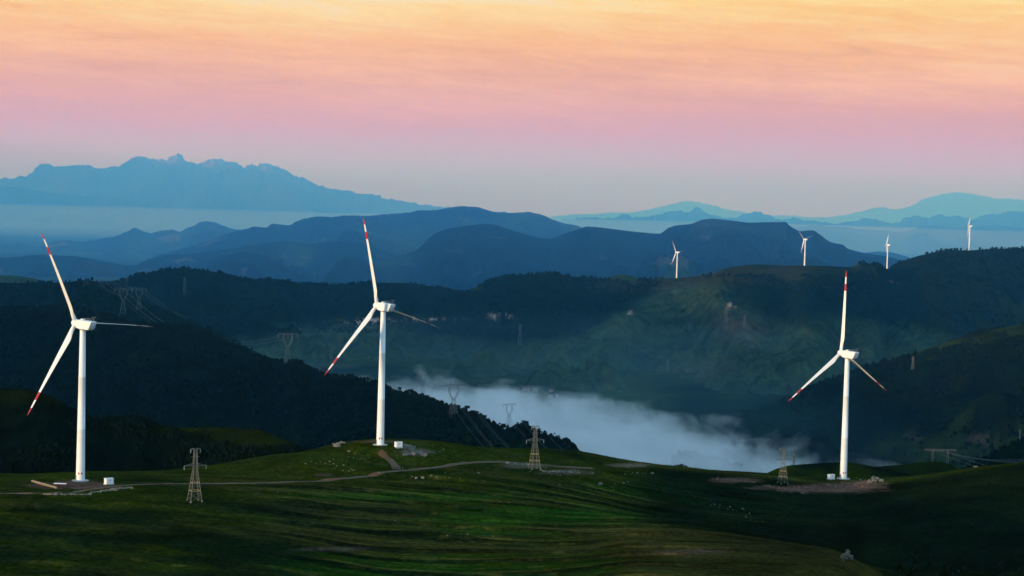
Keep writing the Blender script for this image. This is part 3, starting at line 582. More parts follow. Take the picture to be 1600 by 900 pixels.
def make_turbine(label, base, yaw, phase, group, detail=True, share=None):
    root = empty('wind_turbine', base, rad(yaw)); set_meta(root, label, 'wind turbine', group)
    if detail:
        f = MB(); f.lathe([(3.5, -1.2), (3.5, 0.12), (3.3, 0.2), (0.1, 0.2)], 40); f.build('foundation', M_conc, root)
    m = MB(); prof = [(1.85, 0.0)]
    for z in (0.2, 1.2, 10, 21.4): prof.append((1.85 - 0.67 * z / 63.2, z))
    prof += [(1.66, 21.5), (1.66, 21.7), (1.61, 21.75), (1.40, 43.0), (1.44, 43.05), (1.44, 43.25), (1.38, 43.3), (1.18, 62.9), (1.32, 63.0), (1.32, 63.4)]
    m.lathe(prof, 48); tw = smooth_by_angle(m.build('tower', M_white, root), 50)
    if detail:
        # door, steps and the row of small red marks round the foot of the tower; faces turned to the camera side
        for a0, w, z, h, mat, nm in ((-100 - yaw, 0.5, 3.2, 0.9, M_red, 'red_mark'), (-62 - yaw, 0.5, 3.2, 0.9, M_red, 'red_mark'), (-150 - yaw, 0.85, 1.4, 2.0, M_grey, 'door')):
            mm = MB(); A = rad(a0); r = 1.85 - 0.67 * z / 63.2; k = 5; hwid = w / r / 1.0
            vs = []
            for j in range(k + 1):
                t = A - hwid / 2 * 1.2 + hwid * 1.2 * j / k
                for rr in (r - 0.02, r + 0.05):
                    for zz in (z - h / 2, z + h / 2): vs.append((rr * math.cos(t), rr * math.sin(t), zz))
            fs = []
            for j in range(k):
                a = j * 4; b = a + 4; fs += [(a + 2, b + 2, b + 3, a + 3), (a + 3, b + 3, b + 1, a + 1), (a, b, b + 2, a + 2), (a + 1, b + 1, b, a)]
            fs += [(0, 2, 3, 1), (k * 4 + 1, k * 4 + 3, k * 4 + 2, k * 4)]
            mm.add(vs, fs); mm.build(nm, mat, tw)
    # nacelle group is tilted by 4 degrees about the tower top
    T4 = Matrix.Translation((0, 0, HUBH)) @ Matrix.Rotation(rad(4), 4, 'X')
    if share and 'nacelle' in share: na = link('nacelle', share['nacelle'], None, root)
    else:
        na = nacelle_mesh().build('nacelle', M_white, root); bevel(na, 0.22, 3); 
        dg = None
    na.matrix_local = T4
    if detail:
        mm = MB()
        for x in (-1.1, 1.1):
            for y in (-5.5, -3.2, -1.0): mm.beam((x, y, 1.8), (x, y, 2.75), 0.07)
            mm.beam((x, -5.5, 2.72), (x, -1.0, 2.72), 0.07)
        mm.build('roof_rail', M_seam, na)
        mm = MB(); mm.box((0, 0.2, 2.05), (1.3, 1.5, 0.5)); bevel(mm.build('roof_hatch', M_white, na), 0.08)
        mm = MB(); mm.beam((0.5, -5.9, 1.8), (0.5, -5.9, 3.9), 0.09); mm.beam((-0.2, -5.9, 3.5), (1.2, -5.9, 3.5), 0.07); mm.box((1.2, -5.9, 3.65), (0.2, 0.2, 0.3)); mm.box((-0.2, -5.9, 3.65), (0.2, 0.2, 0.3)); mm.build('wind_sensor', M_seam, na)
        mm = MB(); mm.box((0, -6.15, -0.1), (2.3, 0.12, 1.5), M=Matrix.Rotation(rad(-24), 3, 'X')); mm.build('rear_vent', M_grey, na)
        mm = MB(); mm.lathe([(1.45, -2.35), (1.45, -1.7)], 32); smooth_by_angle(mm.build('yaw_collar', M_seam, na))
    # hub
    Mh = Matrix.Rotation(rad(-90), 4, 'X')         # lathe axis z -> +y
    mm = MB(); mm.lathe([(1.1, -1.7), (1.35, -1.6), (1.62, -1.0), (1.68, 0.0), (1.55, 0.8), (1.2, 1.5), (0.7, 1.95), (0.2, 2.1)], 32, M=Mh.to_3x3())
    hub = mm.build('hub', M_white, root) if not (share and 'hub' in share) else link('hub', share['hub'], None, root)
    smooth_by_angle(hub, 60)
    HB = T4 @ Matrix.Translation((0, OVER, 0)); hub.matrix_local = HB
    for k in range(3):
        th = rad(phase + 120 * k)
        me = share['blade'] if share and 'blade' in share else blade_mesh(1.6 * math.sin(th))
        b = link('blade', me, None, root); b.matrix_local = HB @ Matrix.Rotation(th, 4, 'Y')
    return root
near_lab = ['white wind turbine at the left, beside a brown earth pad and pale kerb',
            'white wind turbine on the rocky grass knoll at the middle, above a dirt track',
            'white wind turbine at the right standing above a red brown earth bank']
for (bx, by, D, yaw, ph), b, lab in zip(TURB, TB3, near_lab):
    make_turbine(lab, tuple(b), yaw, ph, 'red striped wind turbines on the near grassy ridge')
share = {'blade': blade_mesh(0.0)}
share['blade'].transform(Matrix.Scale(0.82, 4))
for (bx, by, D, yaw, ph, lab) in [
    (1057.2, 434.5, 4730, 50, -35, 'small distant wind turbine in the ridge dip, leftmost of the four far ones'),
    (1257, 415.5, 4620, 40, -48, 'small distant wind turbine on the flat ridge before the blue mountain end'),
    (1386, 420, 5150, 64, 24, 'small distant wind turbine in the notch between two dark hills'),
    (1514.2, 391.5, 4980, 68, 38, 'small distant wind turbine on the high dark hill at the far right')]:
    make_turbine(lab, tuple(P(bx, by, D) - np.array([0, 0, 1.0])), yaw, ph, 'distant white wind turbines on the dark ridge', detail=False, share=share)

# ------------------------------------------------------------------ transformer cabinets
def cabinet(px, py, rz, label):
    g = ground_hit(px, py); root = empty('transformer_cabinet', (g[0], g[1], g[2] + 0.05), rz); set_meta(root, label, 'cabinet', 'white transformer cabinets by the near turbines')
    m = MB(); m.box((0, 0, 0.0), (3.6, 2.6, 0.6)); m.build('plinth', M_conc, root)
    m = MB(); m.box((0, 0, 1.35), (3.2, 2.2, 2.1)); bevel(m.build('cabinet_body', M_white, root), 0.05)
    m = MB(); m.box((0, 0, 2.47), (3.45, 2.45, 0.14)); m.beam((-1.7, 0, 2.6), (1.7, 0, 2.6), 0.25); bevel(m.build('roof', M_white, root), 0.04)
    for x in (-0.78, 0.78):
        m = MB(); m.box((x, -1.12, 1.3), (1.3, 0.05, 1.8)); d = m.build('door', M_white, root)
        h = MB(); h.box((x + 0.45, -1.17, 1.3), (0.06, 0.06, 0.4)); h.build('handle', M_grey, d)
    m = MB()
    for k in range(7): m.box((1.62, 0, 0.8 + k * 0.17), (0.05, 1.4, 0.07))
    m.build('louvre', M_grey, root)
    m = MB(); m.box((0.1, -1.16, 1.75), (0.45, 0.03, 0.4)); m.build('warning_plate', M_red, root)
cabinet(170, 757, rad(38), 'white transformer cabinet on the grass right of the left turbine')
cabinet(622.5, 699.5, rad(30), 'white transformer cabinet on the knoll beside the middle turbine, grey rubble behind')
cabinet(1298.5, 749, rad(32), 'white transformer cabinet left of the right-hand turbine above the earth bank')

# pale kerb beam and the slab beside the left turbine
a = ground_hit(50, 753); b = ground_hit(89, 764)
m = MB(); m.beam((a[0], a[1], a[2] + 0.3), (b[0], b[1], b[2] + 0.3), 1.0); o = m.build('retaining_kerb', principled('tan_stone', (0.26, 0.20, 0.12), 0.9, var=0.4, scale=1.2, bump=0.08, bscale=3)); set_meta(o, 'long pale stone kerb at the edge of the brown pad by the left turbine', 'kerb')  # kerb stone in one tan tone, mottled at random
a = ground_hit(94, 758.5); m = MB(); m.box((a[0], a[1], a[2] + 0.35), (4.8, 1.6, 0.7)); m.box((a[0], a[1], a[2] + 0.78), (5.0, 1.8, 0.16), 1); o = bevel(m.build('concrete_block', [principled('dull_red_paint', (0.22, 0.06, 0.05), 0.8, var=0.3), M_white]), 0.04)
set_meta(o, 'low dull red block with a white top on the brown pad left of the turbine', 'block')

# ------------------------------------------------------------------ rocks
def rock_mesh(seed, flat=0.6):
    import bmesh
    r = random.Random(seed); bm = bmesh.new(); bmesh.ops.create_icosphere(bm, subdivisions=2, radius=0.5)
    sx, sy = r.uniform(0.8, 1.3), r.uniform(0.7, 1.1); ph = [r.uniform(0, 6) for _ in range(6)]
    planes = [(Vector((r.gauss(0, 1), r.gauss(0, 1), r.gauss(0, 1))).normalized(), r.uniform(0.28, 0.42)) for _ in range(9)]
    for v in bm.verts:
        for n, d in planes:
            e = v.co.dot(n) - d
            if e > 0: v.co -= n * e
        v.co *= 1 + 0.07 * math.sin(9 * v.co.x + ph[0]) + 0.06 * math.sin(11 * v.co.y + ph[1])
        v.co.x *= sx; v.co.y *= sy; v.co.z *= flat
    me = bpy.data.meshes.new('rock'); bm.to_mesh(me); bm.free(); me.materials.append(M_rock); return me
RM = [rock_mesh(i, random.uniform(0.5, 0.85)) for i in range(7)]
def rocks(regs, count, size, label, group):
    for k in range(count):
        cx, cy, rx, ry = regs[k % len(regs)]
        px = cx + random.gauss(0, 0.5) * rx; py = cy + random.gauss(0, 0.5) * ry
        g = ground_hit(px, py); s = size * 0.62 * random.lognormvariate(0, 0.5)
        o = bpy.data.objects.new('rock', RM[k % 7]); C.objects.link(o); o.location = (g[0], g[1], g[2] + 0.12 * s); o.rotation_euler = (random.uniform(-.2, .2), random.uniform(-.2, .2), random.uniform(0, 6.3)); o.scale = (s, s, s)
        set_meta(o, label, 'rock', group)
rocks([(505, 722, 30, 12), (545, 733, 25, 6), (560, 715, 25, 10), (610, 728, 40, 14)], 46, 0.85, 'small pale rock in the grass of the knoll below the middle turbine', 'rocks on the knoll below the middle turbine')
rocks([(690, 705, 40, 12), (720, 745, 50, 12), (660, 748, 30, 6)], 30, 0.8, 'small pale rock in the grass just right of the middle turbine knoll', 'rocks right of the middle turbine knoll')
rocks([(880, 740, 55, 6), (930, 755, 45, 14), (960, 757, 50, 12), (1000, 740, 30, 4), (890, 735, 20, 4)], 58, 0.9, 'small pale rock on the dark slope right of the middle pylon', 'rocks on the dark slope right of the middle pylon')
rocks([(1140, 800, 30, 8), (1165, 808, 22, 8), (1125, 790, 20, 6)], 30, 0.75, 'small pale rock low on the dark slope below the right-hand turbine', 'rocks low on the dark right-hand slope')
rocks([(600, 815, 60, 8), (740, 838, 50, 3), (800, 790, 40, 8), (470, 765, 50, 8)], 26, 0.6, 'small pale rock lying in the terraced green fields', 'rocks in the terraced fields')
rocks([(1320, 752, 60, 10), (1230, 770, 30, 6)], 16, 0.8, 'pale stone on the disturbed ground around the right-hand turbine', 'stones around the right-hand turbine')
def rubble(cells, n, size, label, mat, kind='stuff', name='rubble', cat='rubble', up=0.0):
    V = []; F = []; base = []
    tv = [np.array([v.co[:] for v in me.vertices]) for me in RM]; tf = [np.array([p.vertices[:] for p in me.polygons]) for me in RM]
    off = 0
    for k in range(n):
        cx, cy, rx, ry, an = cells[k % len(cells)]
        a = random.uniform(-1, 1) * rx; b_ = random.gauss(0, 0.45) * ry
        px = cx + a * math.cos(an) - b_ * math.sin(an); py = cy + a * math.sin(an) + b_ * math.cos(an)
        g = ground_hit(px, py); s = size * random.lognormvariate(0, 0.4); i = random.randrange(7); t = random.uniform(0, 6.3)
        hh = up * max(0, 1 - abs(a) / rx) * random.random()
        Rm = np.array([[math.cos(t), -math.sin(t), 0], [math.sin(t), math.cos(t), 0], [0, 0, 1]])
        V.append(tv[i] @ Rm.T * s + np.array([g[0], g[1], g[2] + 0.15 * s + hh])); F.append(tf[i] + off); off += len(tv[i])
    me = mesh_np(name, np.concatenate(V), np.concatenate(F), smooth=False); o = link(name, me, mat)
    set_meta(o, label, cat, kind=kind); return o
rubble([(645, 703, 14, 3, 0.35), (655, 709, 12, 2.5, 0.2), (635, 697, 14, 1.2, 0.15), (640, 711, 10, 1.5, 0)], 260, 0.85, 'heap of grey broken stone spilling down right of the middle turbine cabinet', M_rock)
rubble([(530, 693, 10, 1.5, -0.2), (527, 697, 5, 2.5, 0)], 70, 0.9, 'pale rock outcrop at the left shoulder of the middle knoll', M_rock)
rubble([(105, 773, 38, 0.7, 0.0), (160, 768, 22, 1.6, -0.12), (190, 763.5, 18, 1.2, -0.05)], 300, 0.55, 'strip of pale rubble along the lower edge of the track by the left turbine', M_rock)
rubble([(1300, 762, 60, 3.5, 0.0), (1345, 757, 22, 3.5, -0.25), (1230, 764, 36, 2.5, 0.1)], 520, 0.75, 'red brown broken earth and stones on the bank below the right-hand turbine', M_rockred)
rubble([(1372, 750, 9, 3.0, 0.3), (1362, 753, 8, 3, 0)], 80, 0.9, 'pale stones heaped at the right end of the earth bank', M_rock)
rubble([(885, 738, 20, 2.5, 0.05), (862, 737, 14, 1.2, 0)], 90, 0.7, 'low line of broken rocks right of the middle pylon', M_rock)
rubble([(815, 726, 22, 1.2, 0.02)], 60, 0.6, 'crumbled stone edge behind the middle pylon', M_rock)
rubble([(1135, 750, 22, 1.5, 0.02), (1160, 753, 20, 1.2, 0.05)], 90, 0.7, 'reddish gravel scar on the grass left of the right-hand pylon', M_rockred)
rubble([(1323, 872, 9, 5, 0)], 170, 0.75, 'rounded outcrop of weathered rock at the end of the nearest grassy spur', principled('weathered_rock', (0.12, 0.10, 0.07), 0.95, var=0.5, scale=2.0, bump=0.08, bscale=4), up=2.2)

# ------------------------------------------------------------------ pylons
def lattice(m, base_w, top_w, z0, z1, n, wl, wb, cx=0.0, cy=0.0):
    def ring(k):
        t = k / n; w = base_w + (top_w - base_w) * t; z = z0 + (z1 - z0) * t
        return [Vector((cx + a * w / 2, cy + b * w / 2, z)) for a, b in ((-1, -1), (1, -1), (1, 1), (-1, 1))]
    for k in range(n):
        A, B = ring(k), ring(k + 1)
        for i in range(4):
            j = (i + 1) % 4; m.beam(A[i], B[i], wl); m.beam(A[i], B[j], wb); m.beam(A[j], B[i], wb); m.beam(B[i], B[j], wb)
def small_pylon(px, py, D, H, rz, label, group):
    b = ground_hit(px, py) if D is None else P(px, py, D)
    r = empty('pylon', tuple(b), rad(rz)); set_meta(r, label, 'pylon', group); k = H / 20.0
    m = MB(); lattice(m, 4.5 * k, 1.7 * k, 0, 11.5 * k, 4, 0.17, 0.07); lattice(m, 1.7 * k, 1.0 * k, 11.5 * k, 20 * k, 5, 0.13, 0.06)
    m.build('lattice_mast', M_steel, r)
    for z, L, h in ((13.6, 4.6, 0.9), (20.0, 2.0, 0.3)):
        m = MB(); z *= k; L *= k
        for s in (-1, 1):
            tip = Vector((s * L, 0, z))
            for y in (-0.6, 0.6): m.beam((s * 0.6, y * k, z), tip, 0.16); m.beam((s * 0.6, y * k, z + h * k), tip, 0.13)
            for t in (0.3, 0.6): m.beam((s * L * t, 0.35 * (1 - t), z), (s * L * t, 0, z + h * k * (1 - t)), 0.1)
        arm = m.build('crossarm', M_steel, r)
        for s in (-1, 1):
            i = MB(); i.beam((s * L * 0.95, 0, z), (s * L * 0.95, 0, z - 1.5 * k), 0.22, n=6); i.build('insulator', M_insul, arm)
    m = MB(); m.beam((-1.7 * k, 0, 17 * k), (1.7 * k, 0, 17 * k), 0.14); m.build('crossarm', M_steel, r)
    m = MB(); 
    for s in (0.35, 0.62): 
        w = 4.5 - 2.8 * s
        for a, c in (((-1, -1), (1, -1)), ((1, -1), (1, 1)), ((1, 1), (-1, 1)), ((-1, 1), (-1, -1))): m.beam((a[0] * w / 2 * k, a[1] * w / 2 * k, 11.5 * s * k), (c[0] * w / 2 * k, c[1] * w / 2 * k, 11.5 * s * k), 0.17)
    m.build('climbing_guard', principled('ochre_paint', (0.42, 0.33, 0.14), 0.6), r)
    for a, c in ((-1, -1), (1, -1), (1, 1), (-1, 1)):
        m = MB(); m.box((a * 2.25 * k, c * 2.25 * k, 0.0), (0.55, 0.55, 0.6)); m.build('footing', M_rock, r)
    return r
NG = 'small lattice pylons on the near grass ridge'
small_pylon(304, 783, None, 20.3, 28, 'small lattice pylon standing on the lower grass, between the left and middle turbines', NG)
small_pylon(835, 733, None, 20.3, 22, 'small lattice pylon lit yellowish against the valley fog, right of the middle turbine', NG)
small_pylon(1223, 755.5, None, 17.8, 20, 'narrow lattice pylon on the grass left of the right-hand turbine', NG)
def wineglass(px, py, D, H, rz, label, group='tall wineglass transmission pylons on the valley hills', bar=1.0, thick=1.0):
    b = P(px, py, D); r = empty('pylon', tuple(b), rad(rz)); set_meta(r, label, 'pylon', group); k = H / 40.0
    m = MB(); lattice(m, 9 * k, 3.2 * k, 0, 22 * k, 5, 0.36 * k * thick, 0.16 * k * thick); m.build('lattice_mast', M_steel, r)
    m = MB()
    for s in (-1, 1):
        pts = [(s * 1.2, 22), (s * 4.4, 27), (s * 6.3, 31.5), (s * 6.0, 36), (s * 5.6, 38.4)]
        for y in (-1.0, 1.0):
            for (x0, z0), (x1, z1) in zip(pts[:-1], pts[1:]):
                m.beam((x0 * k, y * k, z0 * k), (x1 * k, y * k, z1 * k), 0.42 * k * thick)
                m.beam(((x0 - s * 1.5) * k, y * k, (z0 + 0.5) * k), ((x1 - s * 1.3) * k, y * k, z1 * k), 0.34 * k * thick); m.beam((x0 * k, y * k, z0 * k), ((x1 - s * 1.4) * k, -y * k, z1 * k), 0.22 * k * thick)
    m.build('window_frame', M_steel, r)
    m = MB(); L = 14 * bar
    for y in (-1, 1):
        m.beam((-L * k, 0, 38.6 * k), (L * k, 0, 38.6 * k), 0.32 * k * thick); m.beam((-6 * k, y * k, 40 * k), (6 * k, y * k, 40 * k), 0.3 * k * thick)
        for s in (-1, 1): m.beam((s * 6 * k, y * k, 40 * k), (s * L * k, 0, 38.7 * k), 0.3 * k * thick); m.beam((s * 6 * k, y * k, 38.6 * k), (s * L * k, 0, 38.6 * k), 0.3 * k * thick)
    for t in np.linspace(-0.9, 0.9, 13): m.beam((t * L * k, -0.5 * k, 38.6 * k), ((t + 0.07) * L * k, 0.5 * k, 39.8 * k), 0.2 * k * thick)
    for s in (-1, 1): m.beam((s * 10 * k, 0, 39 * k), (s * 12.5 * k, 0, 42 * k), 0.3 * k)
    bar_o = m.build('crossarm', M_steel, r)
    for x in (-0.92 * L, 0, 0.92 * L):
        i = MB(); i.beam((x * k, 0, 38.5 * k), (x * k, 0, 34.5 * k), 0.35 * k, n=6); i.build('insulator', M_insul, bar_o)
    return r
def mast(px, py, D, H, w, label, group='slender lattice masts on the far slopes', thick=1.0):
    b = P(px, py, D); r = empty('pylon', tuple(b), rad(15)); set_meta(r, label, 'pylon', group)
    m = MB(); lattice(m, w, w * 0.35, 0, H, 9, 0.30 * thick, 0.14 * thick); m.build('lattice_mast', M_steel, r)
    for z in (0.78, 0.88, 0.98):
        m = MB(); m.beam((-w * 0.8, 0, H * z), (w * 0.8, 0, H * z), 0.4 * thick); m.build('crossarm', M_steel, r)
def p_at(name, px, py):
    """the hill grid point that shows at this pixel, so a pylon's feet stand on it"""
    X, D, Z, T = GR[name]; a, b = proj(X, D, Z); q = (a - px) ** 2 + (b - py) ** 2 * 2 + (T < -0.02) * 1e6
    i = np.unravel_index(np.argmin(q), q.shape); return D[i]
def WG(hill, px, py, toppx, rz, label, **kw):
    D = p_at(hill, px, py); H = (py - toppx) * D / FPX; return wineglass(px, py + 1, D, H * 40 / 41.5, rz, label, **kw)
pyl = {}
pyl['a'] = WG('r_i', 449, 567, 518, 10, 'tall pale wineglass pylon standing on the dark wooded ridge crest, left of the middle turbine')
pyl['b'] = WG('r_i', 708, 655, 597, 32, 'tall dark wineglass pylon rising in front of the valley fog on the wooded slope')
pyl['c'] = WG('r_i', 660, 622, 583, 40, 'wineglass pylon behind the wooded crest, its legs dark against the fog', thick=0.8)
pyl['d'] = WG('r_i', 795, 671, 628, 42, 'wineglass pylon fading into fog at the low end of the wooded crest', thick=0.7)
pyl['e'] = WG('r_i', 616, 611, 585, 40, 'wineglass pylon half hidden behind the wooded crest, close right of the middle turbine tower', thick=0.7)
pyl['f'] = WG('r_h', 192, 492, 448, 5, 'left one of two grey wineglass pylons side by side on the dark left slope', thick=0.7)
pyl['g'] = WG('r_h', 217, 484, 448, 5, 'right one of two grey wineglass pylons side by side on the dark left slope', thick=0.7)
pyl['h'] = WG('r_h', 134, 447, 409, 12, 'leftmost faint wineglass pylon on the rounded dark hilltop at the left', thick=0.6)
pyl['i'] = WG('r_h', 159, 447, 412, 12, 'faint wineglass pylon right of the leftmost one, at the edge of the rounded hilltop', thick=0.6)
mast(198, 441, 4600, 36, 6, 'faint reddish lattice mast in the saddle between the two left hilltops')
mast(288, 461, p_at('r_g', 288, 461), 40, 6, 'slender lattice mast on the dark hill above the left valley')
mast(812, 540, p_at('r_g', 812, 540), 46, 7, 'tall slender lattice mast on the dark wooded slope beyond the fog')
mast(1134, 518, p_at('r_g', 1134, 518), 52, 9, 'lattice mast on the green hillside below the pale boulder')
mast(1163, 512, p_at('r_g', 1163, 512), 28, 5, 'short lattice mast right of the pale boulder on the green hillside')
mast(1043, 581, p_at('r_g', 1043, 581), 26, 4.5, 'small lattice mast on the lower green slope beyond the fog')
mast(517, 582, 3400, 42, 7, 'faint lattice mast in the misty valley left of the middle turbine')
mast(1593, 691, p_at('r_n', 1593, 691), 12, 1.3, 'lattice mast on the dark slope at the right edge')
mast(1426, 578, p_at('r_k', 1426, 578), 20, 3.5, 'small lattice mast on the dark right-hand hillside')
mast(1240, 731, 1330, 10, 1.6, 'thin dark pole rising behind the grass knoll right of the narrow pylon', thick=0.5)
def portal(px, py, D, H, L, label):
    b = P(px, py, D); r = empty('pylon', tuple(b), rad(4)); set_meta(r, label, 'pylon', 'paired portal pylons behind the dark knoll')
    for s in (-1, 1):
        m = MB(); lattice(m, 1.7, 1.1, 0, H, 4, 0.10, 0.05, cx=s * L * 0.24); m.build('leg', M_steel, r)
    m = MB()
    for y in (-0.6, 0.6): m.beam((-L / 2, y, H), (L / 2, y, H), 0.14); m.beam((-L / 2, y, H + 0.9), (L / 2, y, H + 0.9), 0.14)
    for t in np.linspace(-0.5, 0.45, 14): m.beam((t * L, 0.6, H), ((t + 0.05) * L, -0.6, H + 1), 0.18)
    m.build('crossarm', M_steel, r)
portal(1468.5, 727, 1420, 11, 24, 'wide portal pylon with two lattice legs behind the dark knoll at the right')

# ------------------------------------------------------------------ power cables
def cable(A, B, sag, w, label, group):
    A = Vector(A); B = Vector(B); n = 22; cu = []
    for k in range(n + 1):
        t = k / n; p = A.lerp(B, t); p.z -= sag * 4 * t * (1 - t); cu.append(p)
    m = MB()
    for p, q in zip(cu[:-1], cu[1:]): m.beam(p, q, w, n=3)
    set_meta(m.build('power_cable', M_cable), label, 'cable', group)
def wires(p0, p1, offs, sag, w, label, group, z0=0.0, z1=0.0):
    d = np.array([p1[0] - p0[0], p1[1] - p0[1]]); d = d / np.linalg.norm(d); nx, ny = -d[1], d[0]
    for (o, dz) in offs:
        cable((p0[0] + nx * o, p0[1] + ny * o, p0[2] + z0 + dz), (p1[0] + nx * o, p1[1] + ny * o, p1[2] + z1 + dz), sag, w, label, group)
def loc(k): return np.array(pyl[k].location)
O3 = [(-11, 0), (0, -2), (11, 0)]; O5 = O3 + [(-6, 3), (6, 3)]
q = loc('b'); e1 = P(830, 760, 1420); wires(q, e1, O5, 10, 0.11, 'thin pale cable slanting down right from the dark pylon in front of the fog', 'cables falling right from the pylon before the fog', 33, 8)
q = loc('d'); e1 = P(935, 775, 1380); wires(q, e1, O3, 8, 0.11, 'thin cable slanting down from the pylon at the low end of the wooded crest', 'cables falling from the pylon at the low crest end', 28, 8)
wires(loc('c'), loc('b'), O3, 8, 0.2, 'faint cable between the two pylons on the wooded crest beside the fog', 'cables between the pylons beside the fog', 33, 33)
wires(loc('h'), loc('f'), O5, 14, 0.2, 'faint cable running from the left hilltop pylon to the paired pylons below', 'cables from the left hilltop to the paired pylons', 42, 38)
wires(loc('i'), loc('g'), O5, 14, 0.2, 'faint cable from the second hilltop pylon to the right one of the paired pylons', 'cables from the second hilltop pylon', 38, 38)
wires(loc('f'), loc('a'), O5, 40, 0.2, 'faint cable sweeping from the paired pylons down across the dark valley side', 'cables sweeping from the left paired pylon', 38, 34)
wires(loc('g'), P(560, 600, 3300), O5, 40, 0.2, 'faint cable sweeping from the right paired pylon into the misty valley', 'cables sweeping from the right paired pylon', 38, 30)
wires(P(1468, 704, 1420), P(1660, 712, 1500), [(-8, 0), (0, 0), (8, 0)], 6, 0.16, 'thin cable running right from the portal pylon', 'cables right of the portal pylon')
wires(P(1468, 704, 1420), P(1660, 745, 1250), [(-5, 0), (5, 0)], 5, 0.14, 'thin cable slanting low to the right from the portal pylon', 'lower cables right of the portal pylon')

# ------------------------------------------------------------------ trees
ICO = None
def ico():
    import bmesh
    bm = bmesh.new(); bmesh.ops.create_icosphere(bm, subdivisions=1, radius=0.5); V = np.array([v.co[:] for v in bm.verts]); F = np.array([[v.index for v in f.verts] for f in bm.faces]); bm.free(); return V, F
IV, IF = ico()
def forest(name_hill, count, hmin, hmax, sel, label):
    X, D, Z, T = GR[name_hill]; nr, nc = X.shape
    px, py = proj(X, D, Z)
    n = fbm(X / 90 + 5, D / 90, 4, 0.6)
    wgt = sel(X, D, Z, T, px, py, n); 
    # even spread over ground area as seen: weight by cell area
    dx = np.gradient(X, axis=1); dd = np.abs(np.gradient(D, axis=0)); w = np.clip(wgt, 0, None) * np.abs(dx) * dd; w = w[1:-1, 1:-1]
    p = (w / w.sum()).ravel(); idx = rng.choice(len(p), count, p=p); r = idx // (nc - 2) + 1 ; c = idx % (nc - 2) + 1
    fr = rng.random(count) - 0.5; fc = rng.random(count) - 0.5
    def samp(A): 
        return A[r, c] + fc * (A[r, np.minimum(c + 1, nc - 1)] - A[r, c - 1]) / 2 + fr * (A[np.minimum(r + 1, nr - 1), c] - A[r - 1, c]) / 2
    x, y, z = samp(X), samp(D), samp(Z)
    h = hmin + (hmax - hmin) * rng.random(count) ** 1.8; wd = h * (0.55 + 0.5 * rng.random(count))
    ang = rng.random(count) * 6.28; nv = len(IV)
    V = np.repeat(IV[None], count, 0) * (1 + 0.35 * (rng.random((count, nv, 1)) - 0.5))
    ca, sa = np.cos(ang)[:, None], np.sin(ang)[:, None]
    vx = V[..., 0] * ca - V[..., 1] * sa; vy = V[..., 0] * sa + V[..., 1] * ca
    cone = (rng.random(count) < 0.3)[:, None]; sh = np.where(cone, np.clip(0.9 - V[..., 2] * 1.3, 0.15, 1.4), 1.0)
    V = np.stack([x[:, None] + vx * wd[:, None] * sh, y[:, None] + vy * wd[:, None] * sh, z[:, None] + (V[..., 2] + 0.42) * h[:, None]], -1)
    F = (IF[None] + (np.arange(count) * nv)[:, None, None]).reshape(-1, 3)
    me = mesh_np('forest', V.reshape(-1, 3), F, smooth=False); o = link('forest', me, M_forest); set_meta(o, label, 'forest', kind='stuff')
vis = lambda T: ((T > -0.08) & (T < 0.9)).astype(float)
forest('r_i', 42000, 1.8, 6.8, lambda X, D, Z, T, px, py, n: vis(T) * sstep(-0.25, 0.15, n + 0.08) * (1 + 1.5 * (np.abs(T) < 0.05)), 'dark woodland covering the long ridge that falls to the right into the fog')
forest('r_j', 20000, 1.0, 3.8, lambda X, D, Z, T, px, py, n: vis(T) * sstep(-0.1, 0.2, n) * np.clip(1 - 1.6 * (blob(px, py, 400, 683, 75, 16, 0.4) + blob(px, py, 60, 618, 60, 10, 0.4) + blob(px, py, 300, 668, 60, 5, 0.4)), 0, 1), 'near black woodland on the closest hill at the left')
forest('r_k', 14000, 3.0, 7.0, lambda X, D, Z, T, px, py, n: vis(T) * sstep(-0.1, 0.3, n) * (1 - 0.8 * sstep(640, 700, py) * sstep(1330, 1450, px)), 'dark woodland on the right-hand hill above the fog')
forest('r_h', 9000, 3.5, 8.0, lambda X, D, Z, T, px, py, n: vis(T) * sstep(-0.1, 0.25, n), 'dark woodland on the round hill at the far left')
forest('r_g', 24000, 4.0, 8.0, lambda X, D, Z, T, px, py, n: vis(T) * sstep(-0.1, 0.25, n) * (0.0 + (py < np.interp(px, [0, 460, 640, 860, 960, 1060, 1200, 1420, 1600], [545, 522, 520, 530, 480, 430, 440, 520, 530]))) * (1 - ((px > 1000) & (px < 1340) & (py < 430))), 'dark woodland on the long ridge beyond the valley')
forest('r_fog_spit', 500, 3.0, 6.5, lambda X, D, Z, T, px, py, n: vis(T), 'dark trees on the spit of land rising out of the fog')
forest('r_n', 2500, 2.5, 5.0, lambda X, D, Z, T, px, py, n: vis(T), 'dark woodland on the slope at the right edge')

